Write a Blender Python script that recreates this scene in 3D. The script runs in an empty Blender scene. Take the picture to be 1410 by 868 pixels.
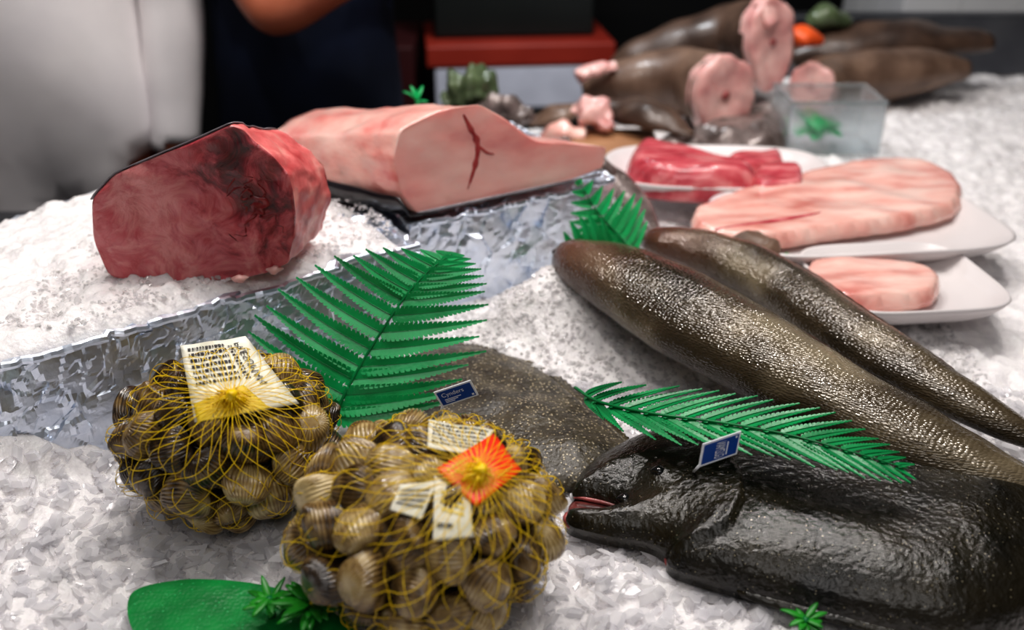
import bpy, math, random
from mathutils import Vector, Matrix, noise
from mathutils.geometry import delaunay_2d_cdt
random.seed(7)
sc = bpy.context.scene
V = Vector
# ------------------------------------------------------------------ camera
CH, PITCH, FP = 0.52, math.radians(28), 1300.0
cam = bpy.data.cameras.new("camera"); co = bpy.data.objects.new("camera", cam)
sc.collection.objects.link(co); sc.camera = co
co.location = (0, 0, CH); co.rotation_euler = (math.radians(90) - PITCH, 0, 0)
cam.sensor_width = 36; cam.lens = FP / 1410 * 36; cam.clip_start = .01
cam.dof.use_dof = True; cam.dof.focus_distance = .80; cam.dof.aperture_fstop = 3.2
sc.view_settings.view_transform = 'Standard'
try: sc.view_settings.look = 'Medium High Contrast'
except Exception: pass
CP, SP = math.cos(PITCH), math.sin(PITCH)
def ray(px, py):
    x = (px - 705) / FP; y = -(py - 434) / FP
    return V((x, CP + y * SP, -SP + y * CP))
def W(px, py, z=0.0):      # point of the plane at height z
    d = ray(px, py); t = (z - CH) / d.z
    return V((0, 0, CH)) + d * t
def WY(px, py, Y):         # point of the vertical plane at distance Y
    d = ray(px, py); return V((0, 0, CH)) + d * (Y / d.y)
# ------------------------------------------------------------------ materials
def lin(c):
    r = []
    for v in c[:3]:
        v = v / 255.0
        r.append(v / 12.92 if v <= .04045 else ((v + .055) / 1.055) ** 2.4)
    return (r[0], r[1], r[2], 1)
def newmat(name):
    m = bpy.data.materials.new(name); m.use_nodes = True
    nt = m.node_tree; return m, nt, nt.nodes["Principled BSDF"]
def ramp(nt, stops):
    r = nt.nodes.new("ShaderNodeValToRGB"); e = r.color_ramp.elements
    e[0].position, e[0].color = stops[0][0], lin(stops[0][1])
    e[1].position, e[1].color = stops[-1][0], lin(stops[-1][1])
    for p, c in stops[1:-1]:
        n = e.new(p); n.color = lin(c)
    return r
def M(name, c1, c2=None, scale=20, rough=.5, bump=0, bscale=60, btex='N', metallic=0, coat=0,
      sss=0, trans=0, spec=.5, detail=4, stretch=None, stops=None, uv=False, speck=None, bdist=.002, alpha=1, sssr=(.01, .005, .004), headcol=None, ior=1.45):
    m, nt, b = newmat(name); L = nt.links
    b.inputs['Roughness'].default_value = rough; b.inputs['Metallic'].default_value = metallic
    b.inputs['Coat Weight'].default_value = coat; b.inputs['Coat Roughness'].default_value = .12
    b.inputs['Specular IOR Level'].default_value = spec; b.inputs['IOR'].default_value = ior
    b.inputs['Transmission Weight'].default_value = trans
    b.inputs['Alpha'].default_value = alpha
    if sss:
        b.inputs['Subsurface Weight'].default_value = sss
        b.inputs['Subsurface Radius'].default_value = sssr
        b.inputs['Subsurface Scale'].default_value = 1
    tc = nt.nodes.new("ShaderNodeTexCoord"); src0 = src = tc.outputs['UV' if uv else 'Object']
    if stretch:
        mp = nt.nodes.new("ShaderNodeMapping"); mp.inputs['Scale'].default_value = stretch
        L.new(src, mp.inputs[0]); src = mp.outputs[0]
    if c2 is None: c2 = tuple(v * .85 for v in c1)
    n = nt.nodes.new("ShaderNodeTexNoise"); n.inputs['Scale'].default_value = scale; n.inputs['Detail'].default_value = detail
    L.new(src, n.inputs['Vector'])
    r = ramp(nt, stops or [(.35, c1), (.65, c2)]); L.new(n.outputs['Fac'], r.inputs[0])
    out = r.outputs[0]
    if headcol:
        sx = nt.nodes.new("ShaderNodeSeparateXYZ"); L.new(src0, sx.inputs[0])
        mr = nt.nodes.new("ShaderNodeMapRange"); mr.inputs[1].default_value = .02; mr.inputs[2].default_value = .13; mr.inputs[3].default_value = .75; mr.inputs[4].default_value = 0
        L.new(sx.outputs[0], mr.inputs[0])
        mh = nt.nodes.new("ShaderNodeMix"); mh.data_type = 'RGBA'; L.new(mr.outputs[0], mh.inputs[0]); L.new(out, mh.inputs[6]); mh.inputs[7].default_value = lin(headcol); out = mh.outputs[2]
    if speck:
        v = nt.nodes.new("ShaderNodeTexVoronoi"); v.inputs['Scale'].default_value = speck[0]
        L.new(src, v.inputs['Vector'])
        rr = nt.nodes.new("ShaderNodeValToRGB"); rr.color_ramp.elements[0].color = (1, 1, 1, 1)
        rr.color_ramp.elements[0].position = speck[1] * .6
        rr.color_ramp.elements[1].color = (0, 0, 0, 1); rr.color_ramp.elements[1].position = speck[1]
        L.new(v.outputs['Distance'], rr.inputs[0])
        mx = nt.nodes.new("ShaderNodeMix"); mx.data_type = 'RGBA'
        L.new(rr.outputs[0], mx.inputs[0]); L.new(out, mx.inputs[6]); mx.inputs[7].default_value = lin(speck[2])
        out = mx.outputs[2]
    L.new(out, b.inputs['Base Color'])
    if bump:
        if btex == 'V':
            t = nt.nodes.new("ShaderNodeTexVoronoi"); o = 'Distance'; t.inputs['Randomness'].default_value = .6
        elif btex == 'C':
            t = nt.nodes.new("ShaderNodeTexVoronoi"); o = 'Color'
        else:
            t = nt.nodes.new("ShaderNodeTexNoise"); o = 'Fac'; t.inputs['Detail'].default_value = 6
        t.inputs['Scale'].default_value = bscale; L.new(src, t.inputs['Vector'])
        bp = nt.nodes.new("ShaderNodeBump"); bp.inputs['Strength'].default_value = bump; bp.inputs['Distance'].default_value = bdist
        L.new(t.outputs[o], bp.inputs['Height']); L.new(bp.outputs[0], b.inputs['Normal'])
        if coat: L.new(bp.outputs[0], b.inputs['Coat Normal'])
    return m
ICR = (.02, .02, .021)
m_ice = M("ice_crushed", (250, 246, 245), (238, 234, 235), 90, .18, .8, 220, 'N', sss=.5, bdist=.003, sssr=ICR)
m_flake = M("ice_flake", (252, 250, 252), (240, 238, 243), 60, .07, .3, 90, spec=1.0, alpha=.5, sss=.3, sssr=ICR)
m_grain = M("ice_grain", (254, 251, 250), (244, 241, 243), 60, .10, .2, 150, spec=.8, sss=.5, sssr=ICR, alpha=.7)
m_foil = M("foil", (238, 244, 254), (218, 228, 244), 30, .33, .2, 150, 'N', metallic=.9, bdist=.002)
m_steel = M("steel", (120, 122, 126), (100, 102, 108), 8, .45, metallic=1)
m_green = M("plastic_green", (20, 176, 100), (10, 150, 80), 30, .30, .15, 300, spec=.6)
m_greend = M("plastic_green_deep", (12, 152, 84), (6, 120, 66), 30, .30, .15, 300, spec=.6)
m_green2 = M("plastic_green_stem", (10, 128, 70), (8, 108, 58), 30, .3)
m_leaf = M("leaf_pad", (14, 136, 64), (8, 112, 52), 40, .35, .3, 300, 'V', speck=(200, .16, (50, 166, 96)), bdist=.001)
m_sprig = M("sprig_green", (44, 150, 44), (24, 110, 30), 60, .35)
m_white = M("white_plastic", (226, 220, 219), (216, 210, 210), 5, .3)
m_paper = M("label_paper", (238, 236, 222), (222, 220, 200), 60, .4, .2, 80)
m_ink = M("ink_dark", (62, 62, 66), (48, 48, 54), 5, .6)
m_yink = M("ink_yellow", (226, 200, 62), (238, 214, 90), 60, .5)
m_red = M("label_red", (248, 72, 26), (240, 54, 20), 40, .35, .2, 90)
m_net = M("net_yellow", (250, 216, 30), (236, 194, 16), 200, .35)
m_blue = M("tag_blue", (20, 74, 156), (16, 64, 140), 20, .3)
m_tagw = M("tag_white", (240, 242, 246), (230, 234, 240), 20, .3)
m_pink = M("tuna_side", (238, 168, 158), (218, 128, 122), 16, .32, .4, 60, coat=.35, sss=.3, stretch=(1, 1, 3), detail=9,
           stops=[(.3, (232, 134, 128)), (.45, (248, 180, 170)), (.7, (252, 208, 196))])
m_pinkface = M("tuna_cut", (236, 166, 156), (224, 142, 136), 10, .22, .25, 30, coat=.55, sss=.3, detail=8, stretch=(1, 1, 2.2), bdist=.003,
               stops=[(.3, (232, 144, 140)), (.47, (246, 176, 168)), (.7, (252, 204, 194))])
m_blood = M("blood_line", (118, 16, 26), (150, 40, 44), 70, .3, coat=.4)
m_bloods = M("blood_line_soft", (150, 40, 44), (190, 82, 80), 70, .35, coat=.3)
m_skin = M("tuna_skin", (44, 42, 46), (24, 22, 26), 20, .3, .2, 60, coat=.4)
m_skin2 = M("tuna_skin_grey", (136, 132, 138), (84, 78, 84), 18, .35, .2, 60, coat=.2)
m_flank = M("tuna_flank", (222, 108, 106), (200, 74, 76), 40, .4, .5, 110, coat=.2, sss=.15, detail=8,
            stops=[(.3, (194, 76, 78)), (.5, (226, 120, 118)), (.68, (244, 168, 158))])
m_fish = M("fish_scales", (78, 60, 42), (140, 112, 78), 11, .2, .55, 430, 'V', metallic=.18, coat=.9, uv=True, bdist=.0018, detail=9,
           stops=[(.3, (36, 30, 22)), (.48, (80, 68, 50)), (.7, (154, 140, 114))], stretch=(.6, 1, 1), headcol=(104, 60, 44))
m_fin = M("fish_fin", (58, 40, 32), (84, 58, 44), 60, .35, .4, 200, coat=.4)
m_turbot = M("turbot_skin", (46, 41, 32), (82, 74, 58), 50, .28, .7, 240, 'N', coat=.2, spec=.45, speck=(280, .29, (186, 172, 142)), bdist=.002, detail=9)
m_dark = M("dark_fish_skin", (16, 15, 11), (42, 37, 25), 20, .2, .6, 190, 'N', coat=.35, speck=(230, .13, (140, 132, 110)), bdist=.0024, spec=.5, detail=8)
m_lip = M("fish_lip", (176, 92, 90), (104, 50, 48), 110, .28, .3, 200, coat=.5, sss=.1)
m_mouth = M("fish_mouth", (120, 60, 56), (60, 26, 26), 60, .3, coat=.5)
m_eye = M("fish_eye", (14, 14, 16), (26, 26, 26), 20, .08, coat=1)
m_brown = M("brown_fish", (92, 72, 60), (132, 108, 92), 16, .4, .5, 50, coat=.15, detail=7)
m_brown2 = M("brown_fish_dark", (60, 46, 39), (94, 74, 62), 16, .4, .5, 50, coat=.15, detail=7)
m_pale = M("pale_flesh", (240, 198, 190), (212, 150, 146), 22, .35, .4, 60, coat=.3, sss=.2, detail=7)
m_fillet = M("fillet_flesh", (242, 196, 184), (216, 142, 132), 14, .26, .3, 60, coat=.6, sss=.2, stretch=(1, 3, 1), detail=8,
             stops=[(.32, (214, 134, 124)), (.45, (238, 178, 166)), (.65, (250, 212, 200))])
m_roe = M("red_meat", (184, 52, 66), (226, 120, 124), 22, .24, .3, 50, coat=.6, sss=.15, stretch=(1, 4, 1), detail=8,
          stops=[(.3, (164, 48, 62)), (.5, (206, 88, 98)), (.7, (236, 152, 152))])
m_silver = M("silver_skin", (150, 136, 132), (84, 72, 68), 24, .3, .5, 70, metallic=.2, coat=.3, speck=(90, .2, (196, 186, 180)), detail=7)
m_orange = M("salmon", (240, 104, 48), (220, 84, 36), 20, .4)
m_board = M("board_tan", (176, 132, 96), (156, 112, 80), 12, .5, stretch=(1, 8, 1))
m_bagclear = M("clear_bag", (96, 110, 80), (70, 82, 60), 20, .2, .6, 40)
m_box = M("clear_box", (214, 226, 230), (204, 218, 224), 10, .12, trans=.85, alpha=.45)
m_navy = M("navy_cloth", (16, 30, 58), (10, 20, 40), 6, .85, .3, 30)
m_whitecloth = M("white_cloth", (240, 236, 236), (228, 224, 226), 6, .8, .3, 20)
m_trous = M("dark_trousers", (16, 16, 20), (22, 22, 26), 8, .9)
m_skinh = M("human_skin", (186, 112, 84), (168, 96, 70), 10, .5, sss=.15)
m_hair = M("hair_dark", (28, 20, 16), (40, 28, 22), 60, .6, .5, 200)
m_black = M("black_lacquer", (8, 9, 9), (12, 14, 13), 4, .6)
m_maroon = M("maroon", (48, 12, 14), (60, 16, 18), 4, .6)
m_redlid = M("red_lid", (148, 50, 36), (134, 42, 30), 6, .45)
m_grey = M("grey_front", (206, 208, 220), (188, 190, 202), 10, .4)
m_wall = M("wall_dark", (8, 8, 10), (11, 11, 13), 3, .8)
m_tile = M("white_tile", (228, 228, 228), (220, 220, 222), 3, .25)
m_floor = M("floor_dark", (26, 24, 24), (18, 17, 17), 5, .6)

def mat_cockle(name, shift):
    m, nt, b = newmat(name); L = nt.links
    def math_(op, a=None, b_=None, c=None):
        n = nt.nodes.new("ShaderNodeMath"); n.operation = op
        for i, q in enumerate((a, b_, c)):
            if q is None: continue
            if isinstance(q, (int, float)): n.inputs[i].default_value = q
            else: L.new(q, n.inputs[i])
        return n.outputs[0]
    tc = nt.nodes.new("ShaderNodeTexCoord"); oi = nt.nodes.new("ShaderNodeObjectInfo")
    sx = nt.nodes.new("ShaderNodeSeparateXYZ"); L.new(tc.outputs['Object'], sx.inputs[0])
    rib = math_('COSINE', math_('MULTIPLY', math_('ARCTAN2', sx.outputs[2], sx.outputs[0]), 32.0))
    w = nt.nodes.new("ShaderNodeTexWave"); w.wave_type = 'BANDS'; w.bands_direction = 'Y'
    w.inputs['Scale'].default_value = 30; w.inputs['Distortion'].default_value = 4; w.inputs['Detail'].default_value = 3
    L.new(tc.outputs['Object'], w.inputs['Vector'])
    ad = nt.nodes.new("ShaderNodeVectorMath"); ad.operation = 'ADD'
    L.new(tc.outputs['Object'], ad.inputs[0]); L.new(oi.outputs['Random'], ad.inputs[1])
    n = nt.nodes.new("ShaderNodeTexNoise"); n.inputs['Scale'].default_value = 60; n.inputs['Detail'].default_value = 5
    L.new(ad.outputs[0], n.inputs['Vector'])
    a = math_('MULTIPLY_ADD', w.outputs['Fac'], .10, n.outputs['Fac'])
    c = math_('MULTIPLY_ADD', oi.outputs['Random'], .5, a)
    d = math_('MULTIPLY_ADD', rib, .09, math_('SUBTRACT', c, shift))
    r = ramp(nt, [(.2, (38, 27, 17)), (.38, (92, 70, 40)), (.54, (138, 112, 68)), (.68, (168, 146, 98)), (.9, (214, 194, 148))])
    L.new(d, r.inputs[0]); L.new(r.outputs[0], b.inputs['Base Color'])
    b.inputs['Roughness'].default_value = .25; b.inputs['Coat Weight'].default_value = .5; b.inputs['Coat Roughness'].default_value = .1
    return m
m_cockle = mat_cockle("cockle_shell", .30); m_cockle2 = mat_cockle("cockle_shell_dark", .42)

def mat_tuna(off):
    m, nt, b = newmat("tuna_red_cut"); L = nt.links
    tc = nt.nodes.new("ShaderNodeTexCoord")
    ln = nt.nodes.new("ShaderNodeVectorMath"); ln.operation = 'LENGTH'; L.new(tc.outputs['Object'], ln.inputs[0])
    l2 = nt.nodes.new("ShaderNodeVectorMath"); l2.operation = 'DISTANCE'; L.new(tc.outputs['Object'], l2.inputs[0]); l2.inputs[1].default_value = off
    m2 = nt.nodes.new("ShaderNodeMath"); m2.operation = 'ADD'; m2.inputs[1].default_value = .002; L.new(l2.outputs['Value'], m2.inputs[0])
    mn = nt.nodes.new("ShaderNodeMath"); mn.operation = 'SMOOTH_MIN'; mn.inputs[2].default_value = .01
    L.new(ln.outputs['Value'], mn.inputs[0]); L.new(m2.outputs[0], mn.inputs[1])
    n = nt.nodes.new("ShaderNodeTexNoise"); n.inputs['Scale'].default_value = 26; n.inputs['Detail'].default_value = 10; n.inputs['Distortion'].default_value = 1.0
    n.inputs['Roughness'].default_value = .66
    L.new(tc.outputs['Object'], n.inputs['Vector'])
    a = nt.nodes.new("ShaderNodeMath"); a.operation = 'MULTIPLY_ADD'; a.inputs[1].default_value = .26
    L.new(n.outputs['Fac'], a.inputs[0]); L.new(mn.outputs[0], a.inputs[2])
    r = ramp(nt, [(.12, (72, 8, 18)), (.148, (132, 24, 38)), (.17, (194, 72, 82)), (.195, (216, 112, 116)), (.225, (232, 146, 144)), (.27, (204, 84, 92)), (.33, (224, 126, 126))])
    L.new(a.outputs[0], r.inputs[0]); L.new(r.outputs[0], b.inputs['Base Color'])
    bp = nt.nodes.new("ShaderNodeBump"); bp.inputs['Strength'].default_value = .8; bp.inputs['Distance'].default_value = .007
    L.new(n.outputs['Fac'], bp.inputs['Height']); L.new(bp.outputs[0], b.inputs['Normal']); L.new(bp.outputs[0], b.inputs['Coat Normal'])
    b.inputs['Roughness'].default_value = .22; b.inputs['Coat Weight'].default_value = .9; b.inputs['Coat Roughness'].default_value = .08
    b.inputs['Subsurface Weight'].default_value = .2; b.inputs['Subsurface Radius'].default_value = (.01, .003, .003); b.inputs['Subsurface Scale'].default_value = 1
    return m
m_tunared = mat_tuna((-.022, 0, .05))

# ------------------------------------------------------------------ mesh helpers
ORG = {}
def mk(name, verts, faces, mats, smooth=True, parent=None, fm=None, origin=None, uvs=None):
    o = V(origin) if origin is not None else None
    if o is None:
        mn = [min(v[i] for v in verts) for i in range(3)]; mx_ = [max(v[i] for v in verts) for i in range(3)]
        o = V(((mn[0] + mx_[0]) / 2, (mn[1] + mx_[1]) / 2, mn[2]))
    me = bpy.data.meshes.new(name)
    me.from_pydata([tuple(V(v) - o) for v in verts], [], faces)
    if not isinstance(mats, (list, tuple)): mats = [mats]
    for m in mats: me.materials.append(m)
    if fm: me.polygons.foreach_set("material_index", fm)
    me.polygons.foreach_set("use_smooth", [smooth] * len(me.polygons))
    if uvs:
        ul = me.uv_layers.new(name="uv")
        for l in me.loops: ul.data[l.index].uv = uvs[l.vertex_index]
    me.update()
    ob = bpy.data.objects.new(name, me); sc.collection.objects.link(ob)
    ob.location = o; ORG[ob] = o.copy()
    if parent is not None:
        ob.parent = parent; ob.location = o - ORG[parent]
    return ob
def tag(ob, label, cat, kind=None, group=None):
    ob["label"] = label; ob["category"] = cat
    if kind: ob["kind"] = kind
    if group: ob["group"] = group
    return ob
def empty(name, loc):
    e = bpy.data.objects.new(name, None); e.empty_display_size = .02; e.location = loc; sc.collection.objects.link(e); ORG[e] = V(loc); return e
def cat(p0, p1, p2, p3, t):
    return .5 * ((2 * p1) + (p2 - p0) * t + (2 * p0 - 5 * p1 + 4 * p2 - p3) * t * t + (3 * p1 - p0 - 3 * p2 + p3) * t ** 3)
def openspl(pts, n):
    P = [V(p) for p in pts]; P = [P[0] * 2 - P[1]] + P + [P[-1] * 2 - P[-2]]
    k = len(pts) - 1; out = []
    for i in range(n):
        u = i / (n - 1) * k; j = min(int(u), k - 1); out.append(cat(P[j], P[j + 1], P[j + 2], P[j + 3], u - j))
    return out
def closed(pts, n):
    P = [V(p) for p in pts]; k = len(P); out = []
    for i in range(n):
        u = i / n * k; j = int(u); out.append(cat(P[j - 1], P[j % k], P[(j + 1) % k], P[(j + 2) % k], u - j))
    return out
def closedlin(pts, n, smooth=1):
    P = [V(p) for p in pts]; k = len(P)
    out = [P[int(i / n * k)].lerp(P[(int(i / n * k) + 1) % k], i / n * k - int(i / n * k)) for i in range(n)]
    for _ in range(smooth): out = [(out[i - 1] + out[i] * 2 + out[(i + 1) % n]) / 4 for i in range(n)]
    return out
def sweep(path, rad, n=50, seg=28, nz=0, nzs=20, flatb=1.0):
    P = openspl(path, n); R = openspl([(a, b, 0) for a, b in rad], n)
    vs, fs, uv = [], [], []; L = 0
    for i, p in enumerate(P):
        T = (P[min(i + 1, n - 1)] - P[max(i - 1, 0)]).normalized()
        S = T.cross(V((0, 0, 1))).normalized(); U = S.cross(T)
        if i: L += (p - P[i - 1]).length
        w, h = max(R[i].x, .0004), max(R[i].y, .0004)
        for j in range(seg + 1):
            a = -math.pi / 2 + 2 * math.pi * j / seg
            cz = math.sin(a) * h * (flatb if math.sin(a) < 0 else 1)
            q = p + S * (math.cos(a) * w) + U * cz
            if nz: q += (q - p).normalized() * nz * noise.noise(q * nzs)
            vs.append(q); uv.append((L, (j / seg) * math.pi * (w + h)))
    m = seg + 1
    for i in range(n - 1):
        for j in range(seg): fs.append((i * m + j, i * m + j + 1, (i + 1) * m + j + 1, (i + 1) * m + j))
    fs.append(tuple(range(seg))[::-1]); fs.append(tuple((n - 1) * m + j for j in range(seg)))
    return vs, fs, uv, P
def tube(path, r, seg=5, taper=None):
    vs, fs = [], []; n = len(path)
    for i, p in enumerate(path):
        T = (path[min(i + 1, n - 1)] - path[max(i - 1, 0)])
        T = T.normalized() if T.length > 1e-9 else V((0, 0, 1))
        A = T.cross(V((.13, .2, .97))).normalized(); B = T.cross(A)
        rr = r * (taper(i / (n - 1)) if taper else 1)
        for j in range(seg):
            a = 2 * math.pi * j / seg; vs.append(p + A * math.cos(a) * rr + B * math.sin(a) * rr)
    for i in range(n - 1):
        for j in range(seg): fs.append((i * seg + j, i * seg + (j + 1) % seg, (i + 1) * seg + (j + 1) % seg, (i + 1) * seg + j))
    fs.append(tuple(range(seg))[::-1]); fs.append(tuple((n - 1) * seg + j for j in range(seg)))
    return vs, fs
class MB:
    def __init__(s): s.v = []; s.f = []
    def add(s, vf):
        o = len(s.v); s.v += list(vf[0]); s.f += [tuple(i + o for i in f) for f in vf[1]]
def pdist(p, a, b_):
    abx, aby = b_[0] - a[0], b_[1] - a[1]; l2 = abx * abx + aby * aby
    t = 0 if l2 == 0 else max(0, min(1, ((p[0] - a[0]) * abx + (p[1] - a[1]) * aby) / l2))
    dx, dy = p[0] - a[0] - abx * t, p[1] - a[1] - aby * t; return math.sqrt(dx * dx + dy * dy)
def sheet(outline, z0, h, w, res=.004, n=140, zf=None, nz=0, nzs=30, bottom=.006, rag=0):
    """free-form flat body: triangulated outline, height grows from the rim inwards"""
    O = [(p.x, p.y) for p in closed([(p[0], p[1], 0) for p in outline], n)]
    if rag: O = [(x + rag * noise.noise(V((x * 60, y * 60, 1))), y + rag * noise.noise(V((x * 60, y * 60, 9)))) for x, y in O]
    def ins(x, y):
        c = False
        for i in range(n):
            a, b_ = O[i], O[i - 1]
            if (a[1] > y) != (b_[1] > y) and x < (b_[0] - a[0]) * (y - a[1]) / (b_[1] - a[1]) + a[0]: c = not c
        return c
    x0, x1 = min(p[0] for p in O), max(p[0] for p in O); y0, y1 = min(p[1] for p in O), max(p[1] for p in O)
    rnd = random.Random(5); pts = [V(p) for p in O]; D = [0.0] * n
    y = y0; row = 0
    while y < y1:
        x = x0 + (row % 2) * res / 2
        while x < x1:
            px_, py_ = x + rnd.uniform(-.1, .1) * res, y + rnd.uniform(-.1, .1) * res
            if ins(px_, py_):
                d = min(pdist((px_, py_), O[i - 1], O[i]) for i in range(n))
                if d > res * .45: pts.append(V((px_, py_))); D.append(d)
            x += res
        y += res * .87; row += 1
    ov, oe, of, orv, ore, orf = delaunay_2d_cdt(pts, [(i, (i + 1) % n) for i in range(n)], [], 1, 1e-7)
    vs = []
    for k, p in enumerate(ov):
        d = D[orv[k][0]] if orv[k] else 0
        t = min(1, d / w); g = math.sqrt(max(0, 1 - (1 - t) ** 2)); z = z0 + h * g
        if nz: z += nz * noise.noise(V((p.x, p.y, 0)) * nzs) * g
        if zf: z = zf(p.x, p.y, z, g)
        vs.append(V((p.x, p.y, z)))
    fs = [tuple(f) for f in of]
    if fs:
        a, b_, c = [vs[i] for i in fs[0][:3]]
        if (b_ - a).cross(c - a).z < 0: fs = [f[::-1] for f in fs]
    b0 = len(vs); vs += [V((p[0], p[1], z0)) for p in O] + [V((p[0], p[1], z0 - bottom)) for p in O]
    for j in range(n): fs.append((b0 + j, b0 + n + j, b0 + n + (j + 1) % n, b0 + (j + 1) % n))
    fs.append(tuple(range(b0 + n, b0 + 2 * n))[::-1])
    return vs, fs
def box(x0, x1, y0, y1, z0, z1, bev=0):
    vs = [V((x, y, z)) for z in (z0, z1) for x, y in ((x0, y0), (x1, y0), (x1, y1), (x0, y1))]
    return vs, [(3, 2, 1, 0), (4, 5, 6, 7), (0, 1, 5, 4), (1, 2, 6, 5), (2, 3, 7, 6), (3, 0, 4, 7)]
def bevel(ob, w=.006, s=2):
    b = ob.modifiers.new("bevel", 'BEVEL'); b.width = w; b.segments = s; return ob
def textmesh(s):
    cu = bpy.data.curves.new("t", 'FONT'); cu.body = s; ob = bpy.data.objects.new("t", cu); sc.collection.objects.link(ob)
    bpy.context.view_layer.update()
    dg = bpy.context.evaluated_depsgraph_get(); me = ob.evaluated_get(dg).to_mesh()
    vs = [tuple(v.co) for v in me.vertices]; fs = [tuple(p.vertices) for p in me.polygons]
    ob.evaluated_get(dg).to_mesh_clear(); bpy.data.objects.remove(ob)
    xs = [v[0] for v in vs]; ys = [v[1] for v in vs]; x0, x1, y0, y1 = min(xs), max(xs), min(ys), max(ys)
    return [((v[0] - x0) / (x1 - x0), (v[1] - y0) / (y1 - y0)) for v in vs], fs
def sst(a, b_, x): t = max(0, min(1, (x - a) / (b_ - a))); return t * t * (3 - 2 * t)

# ------------------------------------------------------------------ setting
def struct(name, vf, mat, label):
    o = mk(name, vf[0], vf[1], mat, smooth=False); o["kind"] = "structure"; o["label"] = label; o["category"] = "room"; return o
struct("floor", box(-2.6, 2.6, -1.2, 3.5, -.95, -.9), m_floor, "dark market hall floor")
struct("wall_back", box(-2.6, 2.6, 3.5, 3.6, -.9, 2.2), m_wall, "black painted back wall of the stall")
struct("wall_left", box(-2.7, -2.6, -1.2, 3.6, -.9, 2.2), m_wall, "black painted side wall of the stall")
struct("wall_right", box(2.6, 2.7, -1.2, 3.6, -.9, 2.2), m_wall, "black painted side wall of the stall")
def pillar():
    b = MB(); x0, x1, y0, y1 = .98, 1.56, 2.45, 2.9
    b.add(box(x0 + .004, x1 - .004, y0 + .004, y1 - .004, -.9, 2.2))
    for zi in range(21):
        for xi in range(4):
            w = (x1 - x0) / 4; b.add(box(x0 + xi * w + .002, x0 + (xi + 1) * w - .002, y0, y0 + .01, -.9 + zi * .147 + .002, -.9 + (zi + 1) * .147 - .002))
        for yi in range(3):
            w = (y1 - y0) / 3; b.add(box(x0, x0 + .01, y0 + yi * w + .002, y0 + (yi + 1) * w - .002, -.9 + zi * .147 + .002, -.9 + (zi + 1) * .147 - .002))
    return b.v, b.f
pl = pillar(); o = mk("pillar", pl[0], pl[1], m_tile, smooth=False)
tag(o, "white glazed tile pillar behind the fish counter", "pillar", "structure")

b = MB(); b.add(box(-1.35, 1.35, .16, 1.38, -.9, -.03)); b.add(box(.02, 1.35, 1.38, 1.72, -.9, -.03)); b.add(box(.17, 1.35, 1.72, 2.2, -.9, -.03))
counter = tag(mk("display_counter", b.v, b.f, m_steel, smooth=False), "long brushed steel fish market display counter under ice", "counter")
b = MB(); b.add(box(-1.35, 1.35, .15, .17, -.03, .03)); mk("front_rim", b.v, b.f, m_steel, False, counter)

def iceh(x, y, fine=True):
    p = V((x, y, 0))
    h = .050 * math.exp(-(((x - .115) / .12) ** 2 + ((y - .935) / .085) ** 2))
    h += .042 * math.exp(-(((x - .035) / .065) ** 2 + ((y - .935) / .05) ** 2))
    h += .012 * math.exp(-(((x - .45) / .3) ** 2 + ((y - 1.3) / .3) ** 2))
    fr = .925 + (x + .101) * .78
    h += .075 * sst(-.36, -.48, x) * sst(.16, .0, fr - y)
    h += .008 * noise.noise(p * 14) + .008 * noise.noise(p * 32 + V((1, 7, 0)))
    if fine: h += .006 * noise.noise(p * 70 + V((3, 1, 0))) + .004 * abs(noise.noise(p * 120))
    return h - .004
LT = [V((-.80, .38, 0)), V((-.101, .925, 0)), V((-.335, 1.31, 0)), V((-.91, .52, 0))]
MT = [V((-.112, .975, 0)), V((.128, 1.128, 0)), V((.00, 1.37, 0)), V((-.31, 1.33, 0))]
def backline(x):
    if x > .17: return 99
    if x > .025: return 1.72
    if x > -.335: return 1.38
    return max(.45, 1.31 + (x + .335) * (1.31 - .52) / (.91 - .335)) - .01
st = .005; x0, y0 = -1.34, .172; nx, ny = int(2.68 / st), int(2.02 / st)
vs, fs, idx = [], [], {}
for j in range(ny + 1):
    for i in range(nx + 1):
        x, y = x0 + i * st, y0 + j * st
        if y > backline(x): continue
        idx[(i, j)] = len(vs); vs.append((x, y, iceh(x, y)))
for j in range(ny):
    for i in range(nx):
        k = [(i, j), (i + 1, j), (i + 1, j + 1), (i, j + 1)]
        if all(q in idx for q in k): fs.append(tuple(idx[q] for q in k))
o = mk("ice_bed", vs, fs, m_ice, smooth=True, origin=(0, 1, -.03)); tag(o, "bed of white crushed ice covering the counter", "ice", "stuff")

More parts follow.
